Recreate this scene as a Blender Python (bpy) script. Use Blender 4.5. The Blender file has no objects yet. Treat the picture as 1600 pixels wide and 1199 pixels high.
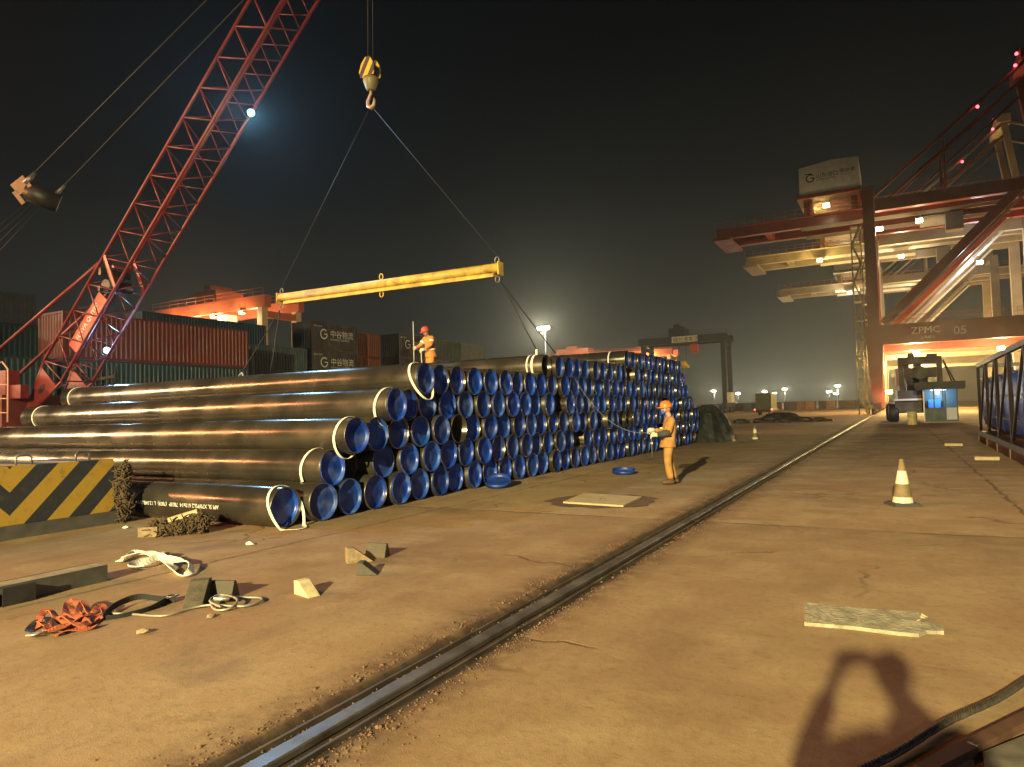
import bpy, bmesh, math, random
from mathutils import Vector, Matrix
random.seed(7)
sc = bpy.context.scene
COL = sc.collection
RAD = math.radians

# ------------------------------------------------------------------ camera
F, CX, CY, CAMH = 1080.0, 800.0, 599.5, 1.65          # focal length in px of the 1600 px wide photo
yc = Vector(((1400 - CX) / F, -(628 - CY) / F, -1)).normalized()      # crane-rail direction seen by the camera
xc = -Vector(((-1150 - CX) / F, -(698 - CY) / F, -1)).normalized()    # pipe direction
xc = (xc - yc * xc.dot(yc)).normalized()
zc = xc.cross(yc)
ROT = Matrix((xc, yc, zc))                             # camera -> world
ORG = Vector((0, 0, CAMH))
cam_d = bpy.data.cameras.new('Camera')
cam = bpy.data.objects.new('Camera', cam_d); COL.objects.link(cam)
cam.matrix_world = Matrix.Translation(ORG) @ ROT.to_4x4()
cam_d.sensor_width = 36; cam_d.lens = 36 * F / 1600
cam_d.clip_start = 0.02; cam_d.clip_end = 6000
sc.camera = cam

# ------------------------------------------------------------------ night sky with town glow
w = bpy.data.worlds.new('World'); sc.world = w; w.use_nodes = True
nt = w.node_tree; nt.nodes.clear()
wo = nt.nodes.new('ShaderNodeOutputWorld'); bg = nt.nodes.new('ShaderNodeBackground')
tc = nt.nodes.new('ShaderNodeTexCoord'); sep = nt.nodes.new('ShaderNodeSeparateXYZ')
rmp = nt.nodes.new('ShaderNodeValToRGB')
nt.links.new(tc.outputs['Generated'], sep.inputs[0])
nt.links.new(sep.outputs['Z'], rmp.inputs[0])
nt.links.new(rmp.outputs[0], bg.inputs[0]); nt.links.new(bg.outputs[0], wo.inputs[0])
els = rmp.color_ramp.elements
els[0].position = 0.0; els[0].color = (.052, .051, .034, 1)
els[1].position = 1.0; els[1].color = (.0015, .002, .003, 1)
for p, c in ((.07, (.032, .0325, .024)), (.13, (.0195, .0205, .0175)), (.30, (.0050, .0066, .0074)), (.48, (.0020, .0029, .0037))):
    e = els.new(p); e.color = (*c, 1)
bg.inputs[1].default_value = 1.0

# ------------------------------------------------------------------ flood lights of the terminal that light the foreground
def spot(name, loc, target, power, col, ang=100, radius=.25, blend=.4):
    l = bpy.data.lights.new(name, 'SPOT'); l.energy = power; l.color = col
    l.spot_size = RAD(ang); l.spot_blend = blend; l.shadow_soft_size = radius
    o = bpy.data.objects.new(name, l); COL.objects.link(o); o.location = loc
    o.rotation_euler = (Vector(target) - Vector(loc)).to_track_quat('-Z', 'Y').to_euler()
    return o
def point(name, loc, power, col, radius=.2):
    l = bpy.data.lights.new(name, 'POINT'); l.energy = power; l.color = col; l.shadow_soft_size = radius
    o = bpy.data.objects.new(name, l); COL.objects.link(o); o.location = loc
    return o
spot('yard_floodlight', (2.0, -31.2, 11.75), (-7, -1, 0), 228000, (1.0, .83, .39), 70, .30, 1.0)
# the row of yard floodlights to the left behind the camera, and one quay lamp to the right
for qx, qp, qc in ((-35, 20000, (1, .36, .15)), (-46, 26000, (1, .38, .15)), (-57, 32000, (1, .46, .19)), (-70, 44000, (1, .60, .28)), (-86, 62000, (1, .72, .40)), (-106, 86000, (1, .74, .42))):
    spot('row_floodlight', (qx, -20, 19), (-8, 12, 0), qp, qc, 76, .35, .8)
spot('quay_floodlight', (44, -12, 22), (-9, 14, 0), 11500, (.85, .84, .95), 70, .5, .8)

# ------------------------------------------------------------------ exposure
sc.view_settings.view_transform = 'Standard'; sc.view_settings.look = 'None'
sc.view_settings.exposure = 0; sc.view_settings.gamma = 1
sc.view_settings.use_curve_mapping = False
cy = sc.cycles
cy.use_denoising = True; cy.max_bounces = 5; cy.diffuse_bounces = 2; cy.glossy_bounces = 3
cy.volume_bounces = 0; cy.sample_clamp_indirect = 4; cy.caustics_reflective = False; cy.caustics_refractive = False
cy.use_light_tree = True

# ================================================================== pixel -> place
def ray(px, py): return ROT @ Vector(((px - CX) / F, -(py - CY) / F, -1))
def G(px, py, z=0.0):
    d = ray(px, py); return ORG + d * ((z - CAMH) / d.z)
def PX(px, py, x):
    d = ray(px, py); return ORG + d * (x / d.x)
def PY(px, py, y):
    d = ray(px, py); return ORG + d * (y / d.y)
def PD(px, py, t): return ORG + ray(px, py) * t

# ================================================================== materials
MATS = {}
def mat(name, col, rough=.6, metal=0., var=.0, scale=3., bump=0., bscale=40., emit=None, estr=0., dirt=None, dscale=2., damt=.5, coat=0., spec=.5):
    if name in MATS: return MATS[name]
    m = bpy.data.materials.new(name); m.use_nodes = True; MATS[name] = m
    t = m.node_tree; b = t.nodes['Principled BSDF']
    b.inputs['Base Color'].default_value = (*col, 1); b.inputs['Roughness'].default_value = rough
    b.inputs['Metallic'].default_value = metal; b.inputs['Coat Weight'].default_value = coat
    b.inputs['Specular IOR Level'].default_value = spec
    if emit:
        b.inputs['Emission Color'].default_value = (*emit, 1); b.inputs['Emission Strength'].default_value = estr
    if var or bump or dirt:
        c = t.nodes.new('ShaderNodeTexCoord')
        last = None
        if var:
            n = t.nodes.new('ShaderNodeTexNoise'); n.inputs['Scale'].default_value = scale; n.inputs['Detail'].default_value = 6
            t.links.new(c.outputs['Object'], n.inputs['Vector'])
            r = t.nodes.new('ShaderNodeMapRange'); r.inputs[3].default_value = 1 - var; r.inputs[4].default_value = 1 + var
            r.inputs[1].default_value = .3; r.inputs[2].default_value = .7
            t.links.new(n.outputs['Fac'], r.inputs[0])
            mx = t.nodes.new('ShaderNodeMix'); mx.data_type = 'RGBA'; mx.blend_type = 'MULTIPLY'; mx.inputs[0].default_value = 1
            mx.inputs[6].default_value = (*col, 1)
            t.links.new(r.outputs[0], mx.inputs[7]); last = mx.outputs[2]
            rr = t.nodes.new('ShaderNodeMapRange'); rr.inputs[1].default_value = .3; rr.inputs[2].default_value = .7
            rr.inputs[3].default_value = max(.05, rough - .12); rr.inputs[4].default_value = min(1, rough + .12)
            t.links.new(n.outputs['Fac'], rr.inputs[0]); t.links.new(rr.outputs[0], b.inputs['Roughness'])
        if dirt:
            n2 = t.nodes.new('ShaderNodeTexNoise'); n2.inputs['Scale'].default_value = dscale; n2.inputs['Detail'].default_value = 8
            n2.inputs['Roughness'].default_value = .7
            t.links.new(c.outputs['Object'], n2.inputs['Vector'])
            r2 = t.nodes.new('ShaderNodeMapRange'); r2.inputs[1].default_value = .5; r2.inputs[2].default_value = .68
            r2.inputs[4].default_value = damt
            t.links.new(n2.outputs['Fac'], r2.inputs[0])
            m2 = t.nodes.new('ShaderNodeMix'); m2.data_type = 'RGBA'
            t.links.new(r2.outputs[0], m2.inputs[0]); m2.inputs[7].default_value = (*dirt, 1)
            if last: t.links.new(last, m2.inputs[6])
            else: m2.inputs[6].default_value = (*col, 1)
            last = m2.outputs[2]
        if last: t.links.new(last, b.inputs['Base Color'])
        if bump:
            n3 = t.nodes.new('ShaderNodeTexNoise'); n3.inputs['Scale'].default_value = bscale; n3.inputs['Detail'].default_value = 5
            t.links.new(c.outputs['Object'], n3.inputs['Vector'])
            bp = t.nodes.new('ShaderNodeBump'); bp.inputs['Strength'].default_value = bump; bp.inputs['Distance'].default_value = .02
            t.links.new(n3.outputs['Fac'], bp.inputs['Height']); t.links.new(bp.outputs[0], b.inputs['Normal'])
    return m

def lamp_mat(name, col, s): return mat(name, (.8, .8, .8), emit=col, estr=s)
M_PIPE = mat('pipe_mill_steel', (.105, .093, .076), .25, .76, .28, 1.3, .02, 5, dirt=(.15, .125, .08), dscale=.7, damt=.5)
M_RIM = mat('pipe_bevel_steel', (.12, .105, .085), .4, .8, .2)
M_BORE_SHADE = mat('bore_shade', (.035, .028, .024), .7, .2, .3)
M_CAP = mat('cap_blue_plastic', (.011, .052, .36), .36, 0, .35, 3)
M_CAPD = mat('cap_scuffed_plastic', (.010, .055, .36), .45, 0, .35, 5, dirt=(.20, .26, .38), dscale=6, damt=.45)
M_WEB = mat('white_webbing', (.74, .70, .58), .85, 0, .12, 30, .2, 120)
M_RED = mat('crane_red_paint', (.145, .015, .015), .42, .1, .25, 2, dirt=(.10, .035, .025), dscale=3, damt=.5)
M_STS = mat('quay_crane_red', (.165, .019, .012), .45, .0, .22, .6, dirt=(.07, .022, .015), dscale=.8, damt=.5)
M_CREAM = mat('pale_crane_cream', (.30, .26, .185), .5, 0, .2, .5)  # pale cream of the two far cranes and the brace flange
M_DARK = mat('dark_machine', (.022, .020, .020), .5, .2, .3, 4)
M_STEEL = mat('worn_steel', (.16, .15, .14), .45, .6, .3, 8, .1, 60)
M_ROPE = mat('wire_rope', (.014, .014, .014), .6, .2)
M_YEL = mat('beam_yellow', (.52, .34, .06), .55, 0, .25, 3, dirt=(.16, .10, .04), dscale=4, damt=.85)
M_WHITE = mat('white_paint', (.72, .71, .66), .55, 0, .12, 1.5)
M_INK = mat('dark_lettering', (.03, .035, .03), .6)
M_LET = mat('white_lettering', (.70, .70, .68), .6)
M_CONC = mat('cast_concrete', (.30, .25, .17), .85, 0, .2, 8, .3, 40)
M_WOOD = mat('old_wood', (.20, .145, .08), .8, 0, .35, 14, .4, 50)
M_NAVY = mat('gantry_navy', (.035, .045, .07), .5, .1, .2, .6)
M_ORNG = mat('gantry_orange', (.50, .11, .04), .5, .1, .15, .5)

# ================================================================== mesh helpers
class MB:
    def __init__(s): s.v = []; s.f = []; s.sm = []
    def add(s, vs, fs, smooth=False):
        b = len(s.v); s.v += [tuple(v) for v in vs]
        for f in fs: s.f.append([b + i for i in f]); s.sm.append(smooth)
        return s
    def box(s, c, d, rot=None):
        c = Vector(c); x, y, z = d[0] / 2, d[1] / 2, d[2] / 2
        vs = [Vector((a * x, b * y, e * z)) for a in (-1, 1) for b in (-1, 1) for e in (-1, 1)]
        if rot is not None: vs = [rot @ v for v in vs]
        return s.add([c + v for v in vs], [(0, 1, 3, 2), (4, 6, 7, 5), (0, 4, 5, 1), (2, 3, 7, 6), (0, 2, 6, 4), (1, 5, 7, 3)])
    def bb(s, a, b):
        a = Vector(a); b = Vector(b); return s.box((a + b) / 2, [abs(q) for q in (b - a)])
    def beam(s, p, q, wd, ht, up=(0, 0, 1)):
        p = Vector(p); q = Vector(q); d = (q - p); L = d.length; d.normalize(); u = Vector(up)
        if abs(d.dot(u)) > .98: u = Vector((0, 1, 0))
        sd = d.cross(u).normalized(); u = sd.cross(d)
        return s.box((p + q) / 2, (wd, L, ht), Matrix((sd, d, u)).transposed())
    def tube(s, p, q, r, n=8, r2=None, caps=True):
        return s.path([p, q], [r, r if r2 is None else r2], n, caps)
    def path(s, pts, r, n=8, caps=True, closed=False):
        pts = [Vector(p) for p in pts]; m = len(pts); b = len(s.v)
        rs = r if isinstance(r, (list, tuple)) else [r] * m
        ref = None
        for i, p in enumerate(pts):
            if closed: t = pts[(i + 1) % m] - pts[i - 1]
            else: t = pts[min(i + 1, m - 1)] - pts[max(i - 1, 0)]
            t.normalize()
            if ref is None: ref = Vector((0, 0, 1)) if abs(t.z) < .9 else Vector((1, 0, 0))
            a = t.cross(ref)
            if a.length < 1e-5: a = t.orthogonal()
            a.normalize(); c = a.cross(t); ref = c
            for k in range(n):
                g = 2 * math.pi * k / n
                s.v.append(tuple(p + (a * math.cos(g) + c * math.sin(g)) * rs[i]))
        for i in range(m if closed else m - 1):
            j = (i + 1) % m
            for k in range(n):
                k2 = (k + 1) % n
                s.f.append([b + i * n + k, b + i * n + k2, b + j * n + k2, b + j * n + k]); s.sm.append(True)
        if caps and not closed:
            s.f.append([b + k for k in range(n)][::-1]); s.sm.append(False)
            s.f.append([b + (m - 1) * n + k for k in range(n)]); s.sm.append(False)
        return s
    def lathe(s, prof, n=24, axis='z', c=(0, 0, 0), close=True):
        b = len(s.v); c = Vector(c); m = len(prof)
        for (r, h) in prof:
            for k in range(n):
                g = 2 * math.pi * k / n; u, v = r * math.cos(g), r * math.sin(g)
                s.v.append(tuple(c + (Vector((u, v, h)) if axis == 'z' else Vector((h, u, v)) if axis == 'x' else Vector((v, h, u)))))
        for i in range(m - 1):
            for k in range(n):
                k2 = (k + 1) % n
                s.f.append([b + i * n + k, b + i * n + k2, b + (i + 1) * n + k2, b + (i + 1) * n + k]); s.sm.append(True)
        if close:
            if prof[0][0] > 1e-6: s.f.append([b + k for k in range(n)][::-1]); s.sm.append(False)
            if prof[-1][0] > 1e-6: s.f.append([b + (m - 1) * n + k for k in range(n)]); s.sm.append(False)
        return s
    def ribbon(s, pts, wd, th=.006, side=None):
        """flat webbing: a thin closed strip that follows pts; side = width direction(s)"""
        pts = [Vector(p) for p in pts]; m = len(pts); b = len(s.v)
        for i, p in enumerate(pts):
            t = (pts[min(i + 1, m - 1)] - pts[max(i - 1, 0)]).normalized()
            sd = Vector(side[i] if isinstance(side, list) else side) if side is not None else t.cross(Vector((0, 0, 1)))
            sd = (sd - t * sd.dot(t)).normalized(); nn = sd.cross(t)
            for a, e in ((-1, -1), (1, -1), (1, 1), (-1, 1)):
                s.v.append(tuple(p + sd * (a * wd / 2) + nn * (e * th / 2)))
        for i in range(m - 1):
            for k in range(4):
                k2 = (k + 1) % 4
                s.f.append([b + i * 4 + k, b + i * 4 + k2, b + i * 4 + 4 + k2, b + i * 4 + 4 + k]); s.sm.append(False)
        s.f.append([b, b + 3, b + 2, b + 1]); s.f.append([b + (m - 1) * 4 + k for k in range(4)]); s.sm += [False, False]
        return s
    def mesh(s, name, m):
        me = bpy.data.meshes.new(name); me.from_pydata(s.v, [], s.f)
        me.polygons.foreach_set('use_smooth', s.sm)
        if m is not None: me.materials.append(m)
        bm = bmesh.new(); bm.from_mesh(me); bmesh.ops.recalc_face_normals(bm, faces=bm.faces); bm.to_mesh(me); bm.free()
        me.update(); return me
    def build(s, name, m, parent=None):
        return put(name, s.mesh(name, m), parent)

def put(name, me, parent=None):
    o = bpy.data.objects.new(name, me); COL.objects.link(o)
    if parent is not None: o.parent = parent
    return o
def tag(o, label, cat, group=None):
    o['label'] = label; o['category'] = cat
    if group: o['group'] = group
    return o
def thing(name, label, cat, loc=(0, 0, 0), rz=0., group=None):
    o = bpy.data.objects.new(name, None); COL.objects.link(o); o.location = loc; o.rotation_euler = (0, 0, rz)
    o.empty_display_size = .2
    return tag(o, label, cat, group)
def structure(o): o['kind'] = 'structure'; return o
def stuff(o): o['kind'] = 'stuff'; return o
def text(name, body, size, m, parent, loc, xdir, ydir, align='LEFT', ext=.0, spacing=1.0):
    """flat painted lettering: xdir = reading direction, ydir = up direction of the letters"""
    cu = bpy.data.curves.new(name, 'FONT'); cu.body = body; cu.size = size; cu.align_x = align; cu.extrude = ext; cu.space_character = spacing
    cu.resolution_u = 2
    o = bpy.data.objects.new(name, cu); COL.objects.link(o)
    bpy.context.view_layer.update()
    me = bpy.data.meshes.new_from_object(o.evaluated_get(bpy.context.evaluated_depsgraph_get()))
    bpy.data.objects.remove(o); bpy.data.curves.remove(cu)
    me.materials.clear(); me.materials.append(m)
    X = Vector(xdir).normalized(); Y = Vector(ydir); Y = (Y - X * X.dot(Y)).normalized(); Z = X.cross(Y)
    mx = Matrix((X, Y, Z)).transposed().to_4x4(); mx.translation = Vector(loc)
    me.transform(mx)
    return put(name, me, parent)
def catenary(a, b, sag, n=14):
    a = Vector(a); b = Vector(b)
    return [a.lerp(b, i / n) - Vector((0, 0, sag * 4 * (i / n) * (1 - i / n))) for i in range(n + 1)]
def ordinal(n):
    return '%d%s' % (n, 'th' if 10 <= n % 100 <= 20 else {1: 'st', 2: 'nd', 3: 'rd'}.get(n % 10, 'th'))
def lump(c, r, sub=1, sq=(1, 1, 1), amp=.25, seed=0):
    rnd = random.Random(seed); bm = bmesh.new(); bmesh.ops.create_icosphere(bm, subdivisions=sub, radius=1)
    vs = [Vector(c) + Vector((v.co.x * sq[0], v.co.y * sq[1], v.co.z * sq[2])) * r * (1 + rnd.uniform(-amp, amp)) for v in bm.verts]
    fs = [[v.index for v in f.verts] for f in bm.faces]; bm.free(); return vs, fs

# ================================================================== ground and crane rail
def ground_material():
    m = bpy.data.materials.new('dusty_quay_concrete'); m.use_nodes = True; t = m.node_tree; b = t.nodes['Principled BSDF']
    N, Lk = t.nodes.new, t.links.new
    geo = N('ShaderNodeNewGeometry'); P = geo.outputs['Position']
    def noise(scale, det=6, rough=.55, vec=None):
        n = N('ShaderNodeTexNoise'); n.inputs['Scale'].default_value = scale; n.inputs['Detail'].default_value = det
        n.inputs['Roughness'].default_value = rough; Lk(vec or P, n.inputs['Vector']); return n.outputs['Fac']
    def rng(v, a, c, d, e):
        r = N('ShaderNodeMapRange'); r.inputs[1].default_value = a; r.inputs[2].default_value = c
        r.inputs[3].default_value = d; r.inputs[4].default_value = e; Lk(v, r.inputs[0]); return r.outputs[0]
    def mth(op, a, c=None):
        n = N('ShaderNodeMath'); n.operation = op
        for i, q in enumerate((a, c)):
            if q is None: continue
            if isinstance(q, (int, float)): n.inputs[i].default_value = q
            else: Lk(q, n.inputs[i])
        return n.outputs[0]
    def mix(f, a, c, mode='MIX'):
        n = N('ShaderNodeMix'); n.data_type = 'RGBA'; n.blend_type = mode
        if isinstance(f, (int, float)): n.inputs[0].default_value = f
        else: Lk(f, n.inputs[0])
        for i, q in ((6, a), (7, c)):
            if isinstance(q, tuple): n.inputs[i].default_value = (*q, 1)
            else: Lk(q, n.inputs[i])
        return n.outputs[2]
    sp = N('ShaderNodeSeparateXYZ'); Lk(P, sp.inputs[0]); x, y = sp.outputs[0], sp.outputs[1]
    stretch = N('ShaderNodeMapping'); stretch.inputs['Scale'].default_value = (1.0, .22, 1); Lk(P, stretch.inputs[0])
    big = noise(.22, 5); mid = noise(1.1, 7, .62); fine = noise(14, 6, .7); grit = noise(90, 3, .7); trk = noise(1.6, 5, .6, stretch.outputs[0])
    col = mix(rng(big, .35, .65, 0, 1), (.23, .148, .080), (.36, .255, .140))
    col = mix(rng(mid, .42, .70, 0, .75), col, (.43, .33, .19))
    red_ = noise(.45, 5, .6); col = mix(rng(red_, .50, .66, 0, .6), col, (.27, .155, .085))
    pal = noise(.33, 6, .65); col = mix(rng(pal, .55, .68, 0, .55), col, (.40, .31, .19))
    vor = N('ShaderNodeTexVoronoi'); vor.feature = 'DISTANCE_TO_EDGE'; vor.inputs['Scale'].default_value = .33
    wv = N('ShaderNodeVectorMath'); wv.operation = 'ADD'; wn = N('ShaderNodeTexNoise'); wn.inputs['Scale'].default_value = 1.7; wn.inputs['Detail'].default_value = 6; Lk(P, wn.inputs['Vector'])
    ws_ = N('ShaderNodeVectorMath'); ws_.operation = 'SCALE'; ws_.inputs['Scale'].default_value = .9; Lk(wn.outputs['Color'], ws_.inputs[0]); Lk(P, wv.inputs[0]); Lk(ws_.outputs[0], wv.inputs[1]); Lk(wv.outputs[0], vor.inputs['Vector'])
    crk = mth('MULTIPLY', rng(vor.outputs['Distance'], .004, .014, 1, 0), rng(noise(.5, 4),   .50, .60, 0, .6))
    col = mix(crk, col, (.10, .062, .036))
    col = mix(rng(trk, .52, .72, 0, .55), col, (.21, .135, .080))
    col = mix(rng(fine, .50, .72, 0, .5), col, (.17, .105, .058))
    spk = noise(38, 4, .75); col = mix(rng(spk, .62, .72, 0, .6), col, (.13, .080, .045)); col = mix(rng(spk, .26, .36, .55, 0), col, (.46, .37, .23))
    # oily stains
    st = noise(.55, 4, .5); col = mix(rng(st, .64, .74, 0, .75), col, (.11, .070, .042))
    # slab joints: every 10 m across, a few lines along the rail; cracks wander
    wob = mth('MULTIPLY', mth('SUBTRACT', noise(1.4, 6, .7), .5), .28)
    yy = mth('ADD', y, wob); xx = mth('ADD', x, wob)
    jd = mth('ABSOLUTE', mth('SUBTRACT', mth('MODULO', mth('ADD', yy, 1009.9), 10.0), 5.0))     # 5 at a joint centre offset
    jy = rng(mth('ABSOLUTE', mth('SUBTRACT', jd, 5.0)), .012, .05, 1, 0)
    jy = mth('MULTIPLY', jy, rng(noise(.8, 3), .40, .55, .15, .85))
    jl = jy
    for x0, s in ((1.55, .9), (-7.05, .8), (-13.5, .6), (8.2, .7)):
        jl = mth('MAXIMUM', jl, mth('MULTIPLY', rng(mth('ABSOLUTE', mth('SUBTRACT', xx, x0)), .01, .045, s, 0), rng(noise(.7, 3), .38, .5, .1, 1)))
    # slab-to-slab tone
    slab = N('ShaderNodeTexWhiteNoise'); slab.noise_dimensions = '1D'
    Lk(mth('FLOOR', mth('DIVIDE', mth('ADD', y, 1009.9), 10.0)), slab.inputs['W'])
    col = mix(1.0, col, mix(slab.outputs['Value'], (.80, .78, .76), (1.06, 1.04, 1.0)), 'MULTIPLY')
    col = mix(mth('MULTIPLY', jl, .8), col, (.085, .052, .030))
    # dirt beside the crane rail
    rd = mth('ABSOLUTE', mth('ADD', mth('ADD', x, 2.75), mth('MULTIPLY', wob, .6)))
    edge = rng(rd, .24, .62, 1.0, 0); edge = mth('MULTIPLY', edge, rng(noise(4, 6, .75), .36, .58, .15, 1))
    col = mix(edge, col, (.085, .046, .026))
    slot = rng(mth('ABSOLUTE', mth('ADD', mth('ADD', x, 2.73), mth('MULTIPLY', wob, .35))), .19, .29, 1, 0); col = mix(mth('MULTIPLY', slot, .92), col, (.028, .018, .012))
    Lk(col, b.inputs['Base Color'])
    b.inputs['Specular IOR Level'].default_value = .3
    Lk(rng(mid, .3, .7, .95, .72), b.inputs['Roughness'])
    h = mth('ADD', mth('MULTIPLY', fine, .5), mth('MULTIPLY', grit, .35)); h = mth('SUBTRACT', h, mth('MULTIPLY', mth('MAXIMUM', jl, crk), 1.6))
    h = mth('ADD', h, mth('MULTIPLY', mid, 1.2))
    bp = N('ShaderNodeBump'); bp.inputs['Strength'].default_value = .55; bp.inputs['Distance'].default_value = .012
    Lk(h, bp.inputs['Height']); Lk(bp.outputs[0], b.inputs['Normal'])
    return m
M_GROUND = ground_material()
RX = -2.75
def ground():
    rnd = random.Random(3)
    ys = [-400, -60, -10]; q = -4.0
    while q < 40: ys.append(q); q += .06
    ys += [45, 60, 80, 110, 160, 300, 800, 2500]
    b = MB(); rows = []
    for i, yv in enumerate(ys):
        j1 = rnd.uniform(-.005, .005) + .03 * math.sin(yv * 3.1) * math.sin(yv * 1.3); j2 = rnd.uniform(-.006, .006) + .04 * math.sin(yv * 2.3 + 1) * math.sin(yv * 1.7)
        x = [-2500, -60, -12, -6, RX - .22 + j1, RX - .17 + j1 * .6, RX - .075, RX + .075, RX + .20 + j2 * .6, RX + .27 + j2, 2, 8, 60, 2500]
        z = [0, 0, 0, 0, 0, -.028 + j2 * .2, -.040, -.044, -.026 + j1 * .2, 0, 0, 0, 0, 0]
        rows.append([(a, yv, c) for a, c in zip(x, z)])
    n = len(rows[0])
    vs = [p for r in rows for p in r]
    fs = [(i * n + k, i * n + k + 1, (i + 1) * n + k + 1, (i + 1) * n + k) for i in range(len(rows) - 1) for k in range(n - 1)]
    b.add(vs, fs)
    return structure(b.build('ground', M_GROUND))
ground()
rail_m = mat('rail_steel', (.20, .18, .165), .42, .7, .25, 3, .06, 30, dirt=(.10, .055, .03), dscale=2.5, damt=.7)
rl = MB()
prof = [(-.070, -.072), (.070, -.072), (.070, -.06), (.03, -.05), (.03, -.04), (.055, -.034), (.055, -.004), (.047, .004), (-.047, .004), (-.055, -.004), (-.055, -.034), (-.03, -.04), (-.03, -.05), (-.070, -.06)]
segs = [(-20, 8.6), (8.612, 20.6), (20.612, 32.6), (32.612, 44.6), (44.612, 104)]
for a, c in segs:
    n = len(prof)
    rl.add([(RX + p[0], a, p[1]) for p in prof] + [(RX + p[0], c, p[1]) for p in prof],
           [(i, (i + 1) % n, n + (i + 1) % n, n + i) for i in range(n)] + [tuple(range(n))[::-1], tuple(range(n, 2 * n))])
structure(rl.build('crane_rail', rail_m))
for sx in (-.128, .150):
    gs = MB(); gs.bb((RX + sx - .010, -20, -.07), (RX + sx + .010, 104, -.004)); gs.bb((RX + sx - .011, 8.6, -.07), (RX + sx + .011, 8.62, -.003)); structure(gs.build('rail_guard_strip', mat('guard_strip', (.11, .085, .06), .55, .5, .4, 4)))
# crumbled concrete along the rail slot
rnd = random.Random(11); rb = MB()
for i in range(15000):
    yv = 1.2 + 26 * rnd.random() ** 1.9; side = rnd.choice((-1, 1))
    clump = .5 + .5 * math.sin(yv * 2.1 + side) * math.sin(yv * .83)
    if rnd.random() > .25 + .75 * clump: continue
    off = (.10 if rnd.random() < .35 else .19) + abs(rnd.gauss(0, .085)) * (1.25 if side > 0 else 1.1)
    if rnd.random() < .06: off += abs(rnd.gauss(0, .25))
    r = rnd.uniform(.0022, .0075) * (2.0 if rnd.random() < .05 else 1)
    z = 0 if off > .24 else -.03
    vs, fs = lump((RX + side * off, yv, z + r * .5), r, 1, (1, 1, .7), .3, i)
    rb.add(vs, fs)
stuff(rb.build('rubble', mat('rubble_brown', (.135, .080, .045), .95, 0, .4, 30)))

# small stray stones and chips, each a thing one could pick up
stone_m = mat('loose_stone', (.34, .26, .16), .9, 0, .3, 20, .3, 60)
for i, (px, py, r, lab) in enumerate(((390, 852, .05, 'pale stone chip below the hanging white strap of nearest pipe'),
        (225, 990, .04, 'small stone chip right of the orange harness'), (330, 965, .035, 'small brown pebble under the coiled wire sling'),
        (196, 826, .04, 'white paper scrap at foot of the striped block'))):
    p = G(px, py); b = MB(); vs, fs = lump((0, 0, r * .45), r, 1, (1.3, 1, .5), .25, 50 + i); b.add(vs, fs)
    o = b.build('stone', M_WEB if i in (0, 3) else stone_m); o.location = p; o.rotation_euler.z = i * 1.3
    tag(o, lab, 'stone', 'stray chips on the ground')

# ================================================================== steel pipes
PD_, PR = .61, .305
PITCH, SPC, PLEN = .512, .67, 12.2
def pipe_meshes():
    n = 36; t = .014
    wall = MB(); wall.lathe([(PR - t, -.9), (PR - t, -.004), (PR - t + .004, 0), (PR - .005, 0), (PR, -.012), (PR, -PLEN + .012), (PR - .005, -PLEN), (PR - t, -PLEN), (PR - t, -PLEN + .5)], n, 'x', close=False)
    bore_dark_disc = MB(); bore_dark_disc.lathe([(PR - t - .001, -.9), (.001, -.9)], n, 'x', close=False)  # dark disc across open pipes stands in for shade inside them
    cap = MB(); r = PR - t
    cap.lathe([(PR - .006, .003), (PR - .006, .010), (r - .006, .012), (r - .010, -.015), (r - .016, -.050), (r - .035, -.057), (.12, -.050), (.10, -.044), (.02, -.044), (.001, -.044)], n, 'x', close=False)
    strap = MB()
    strap.lathe([(PR + .002, -.022), (PR + .010, -.022), (PR + .010, .022), (PR + .002, .022), (PR + .002, -.022)], 30, 'x', close=False)
    farcap = MB(); farcap.lathe([(PR - .006, -PLEN - .004), (.001, -PLEN - .006)], 24, 'x', close=False)
    return wall.mesh('pipe_wall', M_PIPE), bore_dark_disc.mesh('bore_dark_disc', M_BORE_SHADE), cap.mesh('end_cap', M_CAP), strap.mesh('strap', M_WEB), farcap.mesh('far_cap', M_CAP)
ME_WALL, ME_BORE_DISC, ME_CAP, ME_STRAP, ME_FAR = pipe_meshes()
ME_WALL.materials.append(M_RIM)
for p in ME_WALL.polygons:
    if p.center.x > -.011 and p.center.x < .01: p.material_index = 1
CAPS = []
for ci_, cc_ in enumerate(((.008, .038, .27), (.010, .054, .34), (.009, .034, .21), (.014, .064, .32), (.016, .046, .22))):
    for dd_ in (0, .35):
        c_ = ME_CAP.copy(); c_.materials.clear()
        c_.materials.append(mat('cap_blue_%d%d' % (ci_, dd_ * 100), cc_, .34 + .04 * ci_, 0, .4, 2.5 + ci_, .05, 9, dirt=(.10, .14, .22) if dd_ else (.012, .02, .06), dscale=3 + ci_, damt=.35 + dd_)); CAPS.append(c_)
layer_words = ['bottom', 'second', 'third', 'fourth', 'fifth', 'sixth', 'top']
first = [7.55, 8.555, 8.89, 9.895, 10.90, 16.595, 22.96]
last = [33.7, 33.1, 32.4, 31.4, 30.9, 30.1, 29.8]
front_x = {(0, 0): -8.16, (1, 0): -8.16, (2, 0): -7.92, (3, 0): -7.87, (4, 0): -7.95, (5, 0): -8.12, (6, 0): -8.1,
           (0, 1): -8.05, (0, 2): -8.1, (1, 1): -8.5, (1, 2): -8.2}
rnd = random.Random(21)
straps = {(0, 0): [], (1, 0): [], (2, 0): [], (3, 0): [-11.6], (4, 0): [-11.8], (5, 0): [-.45], (6, 0): [-.6]}
open_ends = {(1, 1), (2, 5), (5, 0)}
PIPES = {}
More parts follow.
